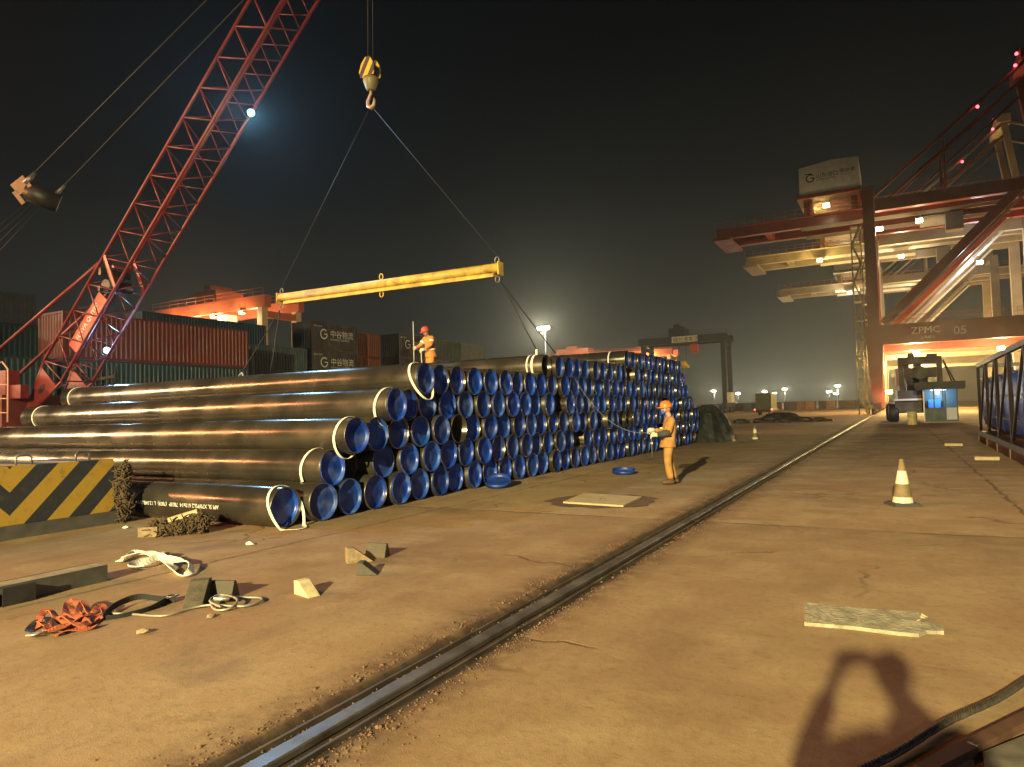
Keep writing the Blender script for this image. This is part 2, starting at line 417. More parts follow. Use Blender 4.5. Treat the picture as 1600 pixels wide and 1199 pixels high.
for k in range(7):
    yv = first[k]; i = 0
    while yv <= last[k]:
        xe = front_x.get((k, i), -8.1 + rnd.gauss(0, .035) - (.25 if rnd.random() < .05 else 0))
        is_open = (k, i) in open_ends or ((k, i) not in front_x and rnd.random() < .03)
        place = 'nearest of that layer' if i == 0 else '%s from the near side' % ordinal(i + 1)
        lab = ('black steel pipe with open dark end, %s layer, %s' if is_open else 'blue-capped black steel pipe, %s layer, %s') % (layer_words[k], place)
        root = thing('steel_pipe', lab, 'pipe', (xe, yv, PR + .004 + k * PITCH), 0, 'steel pipes stacked on the quay')
        root.rotation_euler = (rnd.uniform(0, 6.28), 0, rnd.gauss(0, .002) if k else 0)
        put('pipe_wall', ME_WALL, root)
        if is_open: put('bore_dark_disc', ME_BORE_DISC, root)
        else:
            c = put('end_cap', rnd.choice(CAPS), root)
            c.location.x = -rnd.random() ** 3 * .05; c.rotation_euler = (rnd.uniform(0, 6), rnd.gauss(0, .03), rnd.gauss(0, .03))
        if i == 0 or k == 6: put('far_cap', ME_FAR, root)
        ss = straps.get((k, i), [-rnd.uniform(.2, .7)] if rnd.random() < .16 else [])
        for s in ss:
            st = put('strap', ME_STRAP, root); st.location.x = s
            tl = rnd.uniform(-.25, .25); st.scale = (1, 1.0, 1.0)
        PIPES[(k, i)] = root
        yv += SPC; i += 1
# loose strap loops hanging on the near ends
def loop_strap(k, i, dx, slack, tilt, lab, wd=.05):
    root = PIPES[(k, i)]; c = Vector(root.location); b = MB(); pts = []; sd = []
    for a in range(41):
        g = 2 * math.pi * a / 40
        rr = PR + .016
        z = math.cos(g) * rr; yy = math.sin(g) * rr
        dn = max(0, -math.cos(g)) ** 1.5
        z -= slack * dn
        x = dx + tilt * (math.cos(g) - 1) * .5 + slack * .9 * dn
        zz = c.z + z
        if zz < .012: x += (.012 - zz) * .9; zz = .012
        pts.append((c.x + x, c.y + yy - slack * .4 * dn, zz)); sd.append((1, 0, .1))
    b.ribbon(pts, wd, .006, sd)
    tag(b.build('lifting_strap', M_WEB), lab, 'strap', 'white webbing loops around the near pipe ends')
loop_strap(0, 0, -.15, .12, -.28, 'white webbing loop hanging to the ground at the nearest bottom pipe')
loop_strap(1, 0, -.34, .10, .12, 'white webbing loop round the nearest pipe of the second layer')
loop_strap(2, 0, -.16, .07, .12, 'white webbing loop round the nearest pipe of the third layer')
loop_strap(3, 0, -.18, .07, .14, 'white webbing loop round the nearest pipe of the fourth layer')
loop_strap(4, 0, -.25, .10, -.25, 'white webbing loop round the nearest pipe of the fifth layer')
# stencilled print on the nearest bottom pipe, upside down as it lies
r0 = PIPES[(0, 0)].location
def pipe_print(root, body, size, x0, ang, parent):
    o = text('stencil_print', body, size, M_LET, parent, (0, 0, 0), (-1, 0, 0), (0, 0, -1))
    me = o.data; ys = PR + .0015
    for v in me.vertices:
        xl, zl = v.co.x, v.co.z            # reading runs to -x, letters grow downwards
        g = ang + zl / PR
        v.co = (x0 + xl, -math.cos(g) * ys, math.sin(g) * ys)
    me.update(); return o
PIPES[(0, 0)].rotation_euler = (0, 0, 0)
pipe_print(PIPES[(0, 0)], "API 5L X70/PSL2 610x14  7803P  (7803)  L 12.04825M4", .092, -1.15, .05, PIPES[(0, 0)])

# ================================================================== crawler crane with lattice boom
BF = PD(70, 645, 26.5); BT = PY(578, -230, 16.6)
bu = (BT - BF).normalized(); bw = Vector((0, 0, 1)).cross(bu).normalized() * 1.0    # bw horizontal, across the boom
if bw.dot(ray(800, 600)) < 0: bw = -bw                  # bw points away from the camera
bd = bu.cross(bw).normalized()
if bd.z < 0: bd = -bd                                    # bd points to the upper side of the boom
BL = (BT - BF).length; BW = 1.22
crane = thing('crawler_crane', 'red crawler crane with long lattice boom behind the pipe stack', 'crane', (BF.x, BF.y, 0))
CB = Vector(crane.location)
def bp(u, a, c): return BF + bu * u + bw * (a * BW / 2) + bd * (c * BW / 2) - CB
U0, U1 = 2.0, BL - 2.2
for a in (-1, 1):
    for c in (-1, 1):
        b = MB(); b.path([bp(U0, a, c), bp(U1, a, c)], .055, 8); b.build('boom_chord', M_RED, crane)
        b = MB(); b.path([bp(U1, a, c), bp(BL, a * .5, c * .25)], .05, 8); b.build('boom_chord', M_RED, crane)
        b = MB(); b.path([bp(U0, a, c), bp(.5, a, c * .4)], .055, 8); b.build('boom_chord', M_RED, crane)
NP = round((U1 - U0) / 1.14); step = (U1 - U0) / NP
def lacing(c1, c2, r):
    for i in range(NP):
        u = U0 + i * step
        MB().tube(bp(u, *c1), bp(u + step / 2, *c2), r, 6).build('lacing_bar', M_RED, crane)
        MB().tube(bp(u + step / 2, *c2), bp(u + step, *c1), r, 6).build('lacing_bar', M_RED, crane)
lacing((-1, 1), (-1, -1), .027); lacing((1, -1), (-1, -1), .025); lacing((1, 1), (1, -1), .018); lacing((-1, 1), (1, 1), .018)
for u in (U0, U1):
    for s in (-1, 1):
        MB().tube(bp(u, s, -1), bp(u, s, 1), .03, 6).build('end_bar', M_RED, crane); MB().tube(bp(u, -1, s), bp(u, 1, s), .03, 6).build('end_bar', M_RED, crane)
# foot plates with a dark oval painted as the hole's shade, name board, pulley frame inside the boom
for a in (-1, 1):
    b = MB(); t = .03
    for q in (0,):
        outl = [(-.3, -.14), (.6, -.32), (1.7, -.54), (1.75, .54), (.6, .32), (-.3, .14)]
        vs = [bp(u, a, 0) + bd * c * 1.0 + bw * e for e in (-t, t) for (u, c) in outl]
        n = len(outl)
        b.add(vs, [tuple(range(n)), tuple(range(n, 2 * n))[::-1]] + [(i, (i + 1) % n, n + (i + 1) % n, n + i) for i in range(n)])
    pl = b.build('foot_plate', M_RED, crane)
    b = MB(); ring = [bp(1.15, a, 0) + bu * (.22 * math.cos(g)) + bd * (.12 * math.sin(g)) - bw * (.036) for g in [2 * math.pi * k / 16 for k in range(16)]]
    b.add(ring + [p - bw * .01 for p in ring], [tuple(range(16)), tuple(range(16, 32))[::-1]] + [(i, (i + 1) % 16, 16 + (i + 1) % 16, 16 + i) for i in range(16)])
    b.build('dark_oval', M_DARK, pl)
b = MB(); pc = [bp(3.1, -.70, -.62), bp(5.5, -.70, -.62), bp(5.5, -.70, .30), bp(3.1, -.70, .30)]
b.add(pc + [p + bw * .05 for p in pc], [(0, 1, 2, 3), (7, 6, 5, 4), (0, 4, 5, 1), (1, 5, 6, 2), (2, 6, 7, 3), (3, 7, 4, 0)])
board = b.build('name_board', mat('board_red', (.36, .05, .03), .5, 0, .12, 2), crane)
text('board_lettering', 'FUWA QUY80', .26, M_LET, board, bp(3.5, -.70, -.22) - bw * .006, bu, bd)
b = MB(); b.tube(bp(5.9, -.8, 0), bp(5.9, .8, 0), .22, 14); b.build('sheave', M_DARK, crane)
b = MB(); b.beam(bp(6.2, -1, .7), bp(6.2, 1, .7), .12, .25); b.beam(bp(5.7, -1, .1), bp(5.7, 1, .1), .1, .2); b.build('sheave_frame', M_DARK, crane)
b = MB(); b.tube(bp(6.7, -1, 0), bp(6.7, 1, 0), .05, 8); b.beam(bp(6.8, -1, 1), bp(6.2, -1, -1), .08, .12); b.beam(bp(6.8, 1, 1), bp(6.2, 1, -1), .08, .12); b.build('boom_joint', M_RED, crane)
# back-stop struts
for a, q in ((-1, (0, 545)), (1, (25, 590))):
    e = PD(*q, 26.6 if a < 0 else 28.5) - CB
    MB().tube(bp(6.5 if a < 0 else 6.0, a, 1), e, .065, 8).build('backstop_strut', M_RED, crane)
    MB().tube(e, e + (e - bp(6.5, a, 1)).normalized() * 2.5, .045, 8).build('backstop_rod', M_STEEL, crane)
# slewing house, drum, counterweight, walkway rail, tracks
hx = Vector((bu.x, bu.y, 0)).normalized(); hy = Vector((-hx.y, hx.x, 0)); RM = Matrix((hx, hy, Vector((0, 0, 1)))).transposed()
def cb(b, c, d): return b.box(RM @ Vector(c), d, RM)
b = MB(); cb(b, (-3.0, 0, 2.05), (5.6, 2.9, 1.5)); cb(b, (-5.6, 0, 2.2), (1.2, 3.0, 1.9)); b.build('slewing_house', mat('house_dark_red', (.12, .025, .022), .5, .1, .3), crane)
b = MB(); cb(b, (-.9, -1.1, 3.25), (1.5, .5, .9)); cb(b, (-.3, -1.1, 2.9), (1.6, .3, .5)); b.build('winch_box', M_RED, crane)
b = MB(); b.tube(RM @ Vector((-2.3, -1.5, 3.15)), RM @ Vector((-2.3, -.6, 3.15)), .3, 18); b.build('winch_drum', mat('drum_pink', (.45, .16, .12), .5), crane)
b = MB(); cb(b, (-2.9, -1.1, 2.9), (3.4, .35, .25)); b.build('deck_beam', M_RED, crane)
b = MB(); q0 = PD(-6, 650, 22) - CB; q1 = PD(12, 650, 22) - CB
b.path([q0 + Vector((0, 0, 0)), q0 + Vector((0, 0, 1.65)), q0.lerp(q1, .5) + Vector((0, 0, 1.72)), q1 + Vector((0, 0, 1.5)), q1 + Vector((0, 0, -.2))], .028, 8)
for z in (.1, .55, 1.0): b.tube(q0 + Vector((0, 0, z)), q1 + Vector((0, 0, z)), .02, 6)
b.build('ladder_rail', mat('rail_pale_red', (.55, .30, .22), .5), crane)
for s in (-1, 1):
    b = MB(); cx = 2.1 * s
    pts = [Vector((3.0 + .5 * math.cos(g), 0, .5 + .5 * math.sin(g))) for g in [math.pi / 2 - k * math.pi / 8 for k in range(9)]] + [Vector((-3.0 - .5 * math.cos(g), 0, .5 - .5 * math.sin(g))) for g in [math.pi / 2 - k * math.pi / 8 for k in range(9)]]
    n = len(pts); vs = [RM @ (p + Vector((-2.2, cx + e, 0))) for e in (-.4, .4) for p in pts]
    b.add(vs, [tuple(range(n)), tuple(range(n, 2 * n))[::-1]] + [(i, (i + 1) % n, n + (i + 1) % n, n + i) for i in range(n)])
    b.build('crawler_track', M_DARK, crane)
b = MB(); cb(b, (-2.2, 0, .9), (2.6, 3.6, .8)); b.build('undercarriage', M_DARK, crane)
# machinery clutter below the lower boom lamp
b = MB()
for k in range(7):
    a = PD(115 + 11 * k, 585 - 2 * k, 29) - CB; c = PD(125 + 9 * k, 632 - 3 * k, 29) - CB
    b.tube(a, c, .04, 6); b.tube(a, PD(130 + 9 * k, 628, 29.4) - CB, .03, 6)
b.beam(PD(90, 605, 28.8) - CB, PD(180, 588, 28.8) - CB, .10, .12); b.build('gantry_lattice', M_DARK, crane)
# two blue-white boom lamps
blue = (.30, .62, 1.0); M_BLUE = lamp_mat('blue_lamp_glass', (.16, .55, 1.0), 9)
for (q, t, pw) in (((388, 175), None, 2600), ((167, 548), 27.3, 1200)):
    if t is None:
        best = min(((U0 + k * .1) for k in range(200)), key=lambda u: (lambda p: abs((p - ORG).normalized().dot(ray(*q).normalized()) - 1))(bp(u, 1, -1) + CB))
        p = bp(best, 1, -1)
        p = p + (ORG - CB - p).normalized() * .12
    else: p = PD(*q, t) - CB
    lb = MB(); lb.lathe([(.02, -.10), (.10, -.08), (.13, .06), (.12, .10)], 12, 'y'); hs = lb.build('work_lamp', M_DARK, crane); hs.location = p
    hs.rotation_euler = (0, 0, math.atan2((ORG - CB - p).y, (ORG - CB - p).x) + math.pi / 2 + math.pi)
    gl = MB(); vs, fs = lump((0, 0, 0), .13, 2, (1, .5, 1), 0); gl.add(vs, fs, True); g2 = gl.build('lamp_lens', M_BLUE, hs); g2.location = (0, .10, 0)
    d = (ORG - CB - p).normalized()
    spot('work_lamp_light', p + CB + d * .35, (-9, 12, 1), pw, blue, 120, .1, .6)
# pendant bail with its ropes, floating between mast head and boom head
pb = PD(58, 303, 25.5)
bail = thing('pendant_bail', 'dark pulley bail with pale plates floating left of the crane boom', 'pulley block', pb)
pl_m = mat('bail_plate', (.30, .18, .12), .5, 0, .2, 6)
rt = (ROT @ Vector((1, 0, 0))); upv = (ROT @ Vector((0, 1, 0))); bk = (ROT @ Vector((0, 0, 1)))
def im(x, y, z=0): return rt * x + upv * y + bk * z
b = MB(); a0 = im(-.40, .12, .1); a1 = im(.48, -.25, -.5); b.path([a0, a0.lerp(a1, .12), a0.lerp(a1, .14), a1], [.28, .28, .36, .34], 16); b.build('sheave_drum', M_DARK, bail)
b = MB(); b.beam(im(-.62, .05, .25), im(-.20, .42, .2), .5, .10, bk); b.beam(im(-.62, .0, .30), im(-.34, -.42, .2), .16, .08, bk); b.build('cheek_plate', pl_m, bail)
b = MB(); b.path([im(-.28, .30, .2), im(-.02, .75, .1)], [.13, .06], 8); b.build('rope_socket', M_STEEL, bail)
b = MB(); b.path([im(.40, .05, -.4), im(.75, .42, -.4)], [.09, .05], 8); b.build('rope_socket', M_STEEL, bail)
for s, e in ((im(-.02, .75, .1), BT - bw * .4), (im(.75, .42, -.4), BT + bw * .4)):
    MB().tube(s, e - pb, .022, 6).build('pendant_rope', M_ROPE, bail)
for k in range(4):
    MB().tube(im(-.2 + .15 * k, -.2 - .05 * k, 0), PD(-60 + 10 * k, 400 + 8 * k, 25) - pb, .014, 5).build('luffing_rope', M_ROPE, bail)

# ------------------------------------------------------------------ hook block, spreader beam and slings
YB = 16.6
bR, bL = PY(782, 421, YB), PY(437, 468, YB)
hk = PY(580, 170, YB); top = PY(583, 92, YB)
hb = thing('hook_block', 'yellow and black striped hook block hanging from the boom', 'hook block', hk)
def hz(x, z, y=0): return Vector((x, y, z))
H = (top.z - hk.z)
strip = bpy.data.materials.new('hazard_block'); strip.use_nodes = True; MATS['hz'] = strip
def hazard(m, expr_axes, freq, c1, c2, chevron=None, slope=1.0):
    t = m.node_tree; b_ = t.nodes['Principled BSDF']; N, Lk = t.nodes.new, t.links.new
    tcx = N('ShaderNodeTexCoord'); sp_ = N('ShaderNodeSeparateXYZ'); Lk(tcx.outputs['Object'], sp_.inputs[0])
    a_, c_ = sp_.outputs[expr_axes[0]], sp_.outputs[expr_axes[1]]
    if chevron is not None:
        s1 = N('ShaderNodeMath'); s1.operation = 'SUBTRACT'; Lk(a_, s1.inputs[0]); s1.inputs[1].default_value = chevron
        s2 = N('ShaderNodeMath'); s2.operation = 'ABSOLUTE'; Lk(s1.outputs[0], s2.inputs[0]); a_ = s2.outputs[0]
    ml = N('ShaderNodeMath'); ml.operation = 'MULTIPLY'; Lk(c_, ml.inputs[0]); ml.inputs[1].default_value = slope
    ad = N('ShaderNodeMath'); ad.operation = 'ADD'; Lk(a_, ad.inputs[0]); Lk(ml.outputs[0], ad.inputs[1])
    mm = N('ShaderNodeMath'); mm.operation = 'MULTIPLY'; Lk(ad.outputs[0], mm.inputs[0]); mm.inputs[1].default_value = freq
    fr = N('ShaderNodeMath'); fr.operation = 'FRACT'; Lk(mm.outputs[0], fr.inputs[0])
    gt = N('ShaderNodeMath'); gt.operation = 'GREATER_THAN'; Lk(fr.outputs[0], gt.inputs[0]); gt.inputs[1].default_value = .5
    no = N('ShaderNodeTexNoise'); no.inputs['Scale'].default_value = 7; no.inputs['Detail'].default_value = 8; no.inputs['Roughness'].default_value = .7
    Lk(tcx.outputs['Object'], no.inputs['Vector'])
    mx = N('ShaderNodeMix'); mx.data_type = 'RGBA'; Lk(gt.outputs[0], mx.inputs[0]); mx.inputs[6].default_value = (*c1, 1); mx.inputs[7].default_value = (*c2, 1)
    rg = N('ShaderNodeMapRange'); rg.inputs[1].default_value = .52; rg.inputs[2].default_value = .72; rg.inputs[4].default_value = .6; Lk(no.outputs['Fac'], rg.inputs[0])
    m2 = N('ShaderNodeMix'); m2.data_type = 'RGBA'; Lk(rg.outputs[0], m2.inputs[0]); Lk(mx.outputs[2], m2.inputs[6]); m2.inputs[7].default_value = (.09, .06, .035, 1)
    Lk(m2.outputs[2], b_.inputs['Base Color']); b_.inputs['Roughness'].default_value = .6
hazard(strip, (0, 2), 2.6, (.62, .36, .03), (.03, .025, .02), None, -.6)
S = H / 1.6
b = MB()
for e in (-.16, .16):
    out = [(-.06, 1.62), (.12, 1.62), (.30, 1.30), (.26, 1.0), (-.26, .98), (-.32, 1.18), (-.22, 1.45)]
    n = len(out); vs = [hz(x * S, z * S, e + d) for d in (-.02, .02) for (x, z) in out]
    b.add(vs, [tuple(range(n)), tuple(range(n, 2 * n))[::-1]] + [(i, (i + 1) % n, n + (i + 1) % n, n + i) for i in range(n)])
b.build('cheek_plate', strip, hb)
b = MB(); b.tube(hz(0, 1.22 * S, -.13), hz(0, 1.22 * S, .13), .25 * S, 18); b.build('sheave', M_DARK, hb)
b = MB(); b.lathe([(.24 * S, 1.0 * S), (.25 * S, .9 * S), (.15 * S, .62 * S), (.10 * S, .58 * S)], 14); b.build('ball_weight', mat('block_olive', (.16, .13, .05), .5), hb)
b = MB(); hkp = [hz(0, .62 * S), hz(0, .48 * S), hz(-.06 * S, .40 * S), hz(-.13 * S, .26 * S), hz(-.11 * S, .10 * S), hz(0, .03 * S), hz(.11 * S, .09 * S), hz(.14 * S, .22 * S), hz(.12 * S, .32 * S)]
b.path(hkp, [.045, .045, .05, .06, .065, .07, .06, .045, .02], 10); b.build('hook', mat('hook_steel', (.30, .20, .15), .5, .3), hb)
for dx in (-.10, .10):
    MB().tube(hz(dx * S, 1.4 * S), BT - hk + Vector((dx, 0, -.3)), .012, 6).build('hoist_rope', M_ROPE, hb)

sb = thing('spreader_beam', 'yellow steel spreader beam hanging above the pipe stack', 'spreader beam', (bL + bR) / 2)
C0 = (bL + bR) / 2; r_, l_ = bR - C0, bL - C0
b = MB(); b.path([l_ + Vector((0, 0, .05)), r_ + Vector((0, 0, .05))], .135, 16); b.build('main_tube', M_YEL, sb)
b = MB(); b.beam(l_ - Vector((-.25, 0, .15)), r_ - Vector((.2, 0, .15)), .16, .09); b.beam(l_ - Vector((-.25, 0, .095)), r_ - Vector((.2, 0, .095)), .05, .06); b.build('bottom_flange', M_YEL, sb)
for p in (l_, r_):
    b = MB(); b.box(p + Vector((0, 0, .02)), (.03, .29, .37)); b.build('end_plate', M_YEL, sb)
def shackle(p, r, m=M_STEEL):
    b_ = MB(); b_.path([p + Vector((r * math.cos(g), 0, r * 1.3 * math.sin(g))) for g in [2 * math.pi * k / 14 for k in range(14)]], .018, 6, closed=True); return b_
for f in (0, .51, 1):
    for s in (.27, -.27):
        p = l_.lerp(r_, min(max(f, .012), .988)) + Vector((0, 0, s)); shackle(p, .07).build('shackle', M_YEL if f == .51 else M_STEEL, sb)
gp = 'wire slings of the lifting gear'
def sling(name, pts, r, lab, m=M_ROPE):
    o = MB().path([Vector(p) for p in pts], r, 6).build(name, m); return tag(o, lab, 'sling', gp)
sling('wire_sling', [hk + Vector((0, 0, .1)), bL + Vector((.05, 0, .33))], .010, 'thin wire sling from the hook to the left end of yellow beam')
sling('wire_sling', [hk + Vector((0, 0, .1)), bR + Vector((-.05, 0, .33))], .010, 'thin wire sling from the hook to the right end of yellow beam')
ztop = 5 * PITCH + PD_
s1 = PY(838, 546, YB); s2 = PY(868, 552, YB + 1.2); s3 = PY(378, 582, YB); s4 = PY(423, 580, YB)
def leg(a, c, lab, sag=.02):
    sling('wire_sling', catenary(a, c, sag, 8), .016, lab)
leg(bR - Vector((0, 0, .36)), s1, 'wire sling from right beam end down to strapped pipe')
leg(bR - Vector((0, 0, .36)), s2, 'wire sling from right beam end down past the far lamp')
leg(bL - Vector((0, 0, .36)), s3, 'slanting wire sling from left beam end to the far pipe ends')
leg(bL - Vector((0, 0, .36)), s4, 'upright wire sling hanging from the left beam end')
for i, (p, lab) in enumerate(((s1, 'white choker strap on the raised pipe right of the worker'), (s3, 'white choker strap at the far end of the top pipes'))):
    b = MB(); q = PIPES[(5, 0)].location; pts = []
    if i == 0:
        x = p.x
        pts = [(x, q.y + PR * 1.02 * math.sin(g), q.z + PR * 1.02 * math.cos(g)) for g in [(-.2 + k * .25) - 1.6 for k in range(14)]]
        pts = [tuple(p)] + [(x, q.y - PR * 1.03 * math.sin(g), q.z + PR * 1.03 * math.cos(g)) for g in [k * .2 for k in range(12)]]
        b.ribbon(pts, .06, .008, (1, 0, 0))
    else:
        b.ribbon([p, p + Vector((-.25, 0, -.2)), p + Vector((-.55, 0, -.42))], .05, .008, (0, 1, 0)); b.ribbon([p, p + Vector((.12, 0, -.3)), p + Vector((.3, 0, -.46))], .05, .008, (0, 1, 0))
    tag(b.build('choker_strap', M_WEB), lab, 'strap', 'choker straps of the lifting slings')

# ================================================================== shipping containers
def container_meshes(L):
    Wd, Hh = 2.44, 2.59; fr = .12
    side = MB(); n = int((L - 2 * fr) / .28); pts = []
    y = fr; st = (L - 2 * fr) / n
    for i in range(n):
        y0 = fr + i * st
        pts += [(y0, 0), (y0 + st * .35, 0), (y0 + st * .5, .045), (y0 + st * .85, .045)]
    pts.append((L - fr, 0)); m = len(pts)
    side.add([(-.02 - d, yy, .16) for yy, d in pts] + [(-.02 - d, yy, Hh - .11) for yy, d in pts], [(i, i + 1, m + i + 1, m + i) for i in range(m - 1)])
    end = MB(); n2 = 8; st2 = (Wd - 2 * fr) / n2; pt = []
    for i in range(n2):
        x0 = -fr - i * st2
        pt += [(x0, .0), (x0 - st2 * .35, .0), (x0 - st2 * .5, .045), (x0 - st2 * .85, .045)]
    pt.append((-Wd + fr, 0)); m2 = len(pt)
    end.add([(xx, .03 + d, .16) for xx, d in pt] + [(xx, .03 + d, Hh - .11) for xx, d in pt], [(i, i + 1, m2 + i + 1, m2 + i) for i in range(m2 - 1)])
    frame = MB()
    for x in (-fr / 2, -Wd + fr / 2):
        for yy in (fr / 2, L - fr / 2): frame.bb((x - fr / 2, yy - fr / 2, 0), (x + fr / 2, yy + fr / 2, Hh))
        frame.bb((x - fr / 2, fr, .0), (x + fr / 2, L - fr, .16)); frame.bb((x - fr / 2, fr, Hh - .11), (x + fr / 2, L - fr, Hh))
    for yy in (fr / 2, L - fr / 2):
        frame.bb((-Wd + fr, yy - fr / 2, 0), (-fr, yy + fr / 2, .16)); frame.bb((-Wd + fr, yy - fr / 2, Hh - .11), (-fr, yy + fr / 2, Hh))
    roof = MB(); roof.bb((-Wd + fr, fr, Hh - .07), (-fr, L - fr, Hh - .02))
    back = MB(); back.bb((-Wd + .02, fr, .16), (-Wd + .06, L - fr, Hh - .11)); back.bb((-Wd + fr, L - .06, .16), (-fr, L - .02, Hh - .11))
    door = []
    for h in (0, 1):
        d = MB(); x0 = -fr - h * (Wd / 2 - fr); d.bb((x0 - Wd / 2 + fr + .012, .03, .17), (x0 - .012, .08, Hh - .12)); door.append(d)
    rods = []
    for xx in (-.35, -.85, -1.6, -2.1):
        r = MB(); r.tube((xx, .0, .12), (xx, .0, Hh - .08), .022, 6)
        r.bb((xx - .05, -.02, .9), (xx + .22, .01, .95)); rods.append(r)
    mk = lambda b, nm: b.mesh(nm, None)
    return dict(side=mk(side, 'side_panel'), end=mk(end, 'end_panel'), frame=mk(frame, 'container_frame'), roof=mk(roof, 'roof_panel'), back=mk(back, 'rear_panel'), door=[mk(d, 'door') for d in door], rods=[mk(r, 'lock_rod') for r in rods])
CM = {L: container_meshes(L) for L in (6.06, 12.19)}
def container(x, y, tier, L, col, lab, doors=False, brand=None, base=0.):
    m = mat('box_%02d%02d%02d' % tuple(int(c * 99) for c in col), col, .55, .1, .25, 1.2, dirt=(.10, .06, .04), dscale=1.6, damt=.45)
    r = thing('shipping_container', lab, 'container', (x, y, base + tier * 2.605), 0, 'shipping containers stacked in the yard')
    def p(nm, me, mm=m, par=r):
        me2 = me.copy(); me2.materials.clear(); me2.materials.append(mm); return put(nm, me2, par)
    k = CM[L]
    p('side_panel', k['side']); p('frame', k['frame']); p('roof_panel', k['roof']); p('rear_panel', k['back'])
    if doors:
        for d in k['door']: p('door', d)
        for d in k['rods']: p('lock_rod', d, M_STEEL)
    else: p('end_panel', k['end'])
    if brand == 'zg':
        text('company_name', '\u4e2d\u8c37\u7269\u6d41', .78, M_LET, r, (.012, 2.35, 1.30), (0, 1, 0), (0, 0, 1))
        text('company_name', 'ZHONGGU LOGISTICS', .25, M_LET, r, (.012, 2.35, .98), (0, 1, 0), (0, 0, 1))
        b_ = MB(); arc = [(math.cos(g), math.sin(g)) for g in [.75 + k2 * .27 for k2 in range(20)]]
        b_.ribbon([(.012, 1.55 + .42 * c, 1.5 + .42 * s) for c, s in arc] + [(.012, 1.97, 1.5), (.012, 1.6, 1.5)], .12, .006, [(0, c, s) for c, s in arc] + [(0, 0, 1), (0, 0, 1)])
        b_.build('company_emblem', M_LET, r)
        text('container_number', 'ZGLU 2218', .22, M_LET, r, (.012, .25, 2.12), (0, 1, 0), (0, 0, 1))
    elif brand: text('company_name', brand, .62, M_LET, r, (.012, L * .42, 1.1), (0, 1, 0), (0, 0, 1))
    return r
teal, red, navy, blue_, grn, org, gry, dk = (.022, .058, .074), (.17, .036, .028), (.009, .010, .020), (.022, .065, .11), (.024, .062, .056), (.26, .085, .03), (.10, .13, .12), (.014, .015, .021)
tw = ['bottom', 'second', 'third', 'fourth']
def stack(x, y, L, cols, what, **kw):
    for t, c in enumerate(cols):
        nm = {teal: 'teal', red: 'brick red', navy: 'dark navy', blue_: 'blue', grn: 'green', org: 'orange', gry: 'grey green', dk: 'black'}[c]
        container(x, y, t, L, c, '%s container, %s tier, %s' % (nm, tw[t], what), brand=kw.get('brand', {}).get(t), doors=t in kw.get('doors', ()))
stack(-39.0, 20.7, 12.19, (gry, teal, red), 'in front row behind the crane boom')
stack(-39.0, 8.2, 12.19, (teal, teal), 'in front row left of the crane boom')
stack(-46.0, 12.2, 12.19, (teal, blue_, grn), 'second row left of the boom', brand={2: 'SITC'})
stack(-50.3, 12.8, 12.19, (gry, blue_, teal, gry), 'back row at the left edge')
stack(-51.4, 33.2, 12.19, (teal, blue_, teal, blue_), 'back row behind the red one')
stack(-45.7, 38.9, 6.06, (navy, teal, teal), 'just left of the navy stack')
stack(-45.7, 45.5, 6.06, (navy, navy, navy, navy), 'in the stack with white company name', brand={2: 'zg', 3: 'zg'}, doors=(2,))
stack(-48.2, 51.9, 6.06, (navy, dk, org, org), 'just right of the lettered navy stack')
stack(-46.0, 58.4, 6.06, (dk, navy, navy, dk), 'behind the worker on the pipes', brand={3: 'zg'})
stack(-46.4, 64.9, 6.06, (grn, grn, teal, grn), 'right of the worker on the pipes')
stack(-46.8, 71.3, 6.06, (gry, grn, gry, gry), 'at the far right of the yard row')

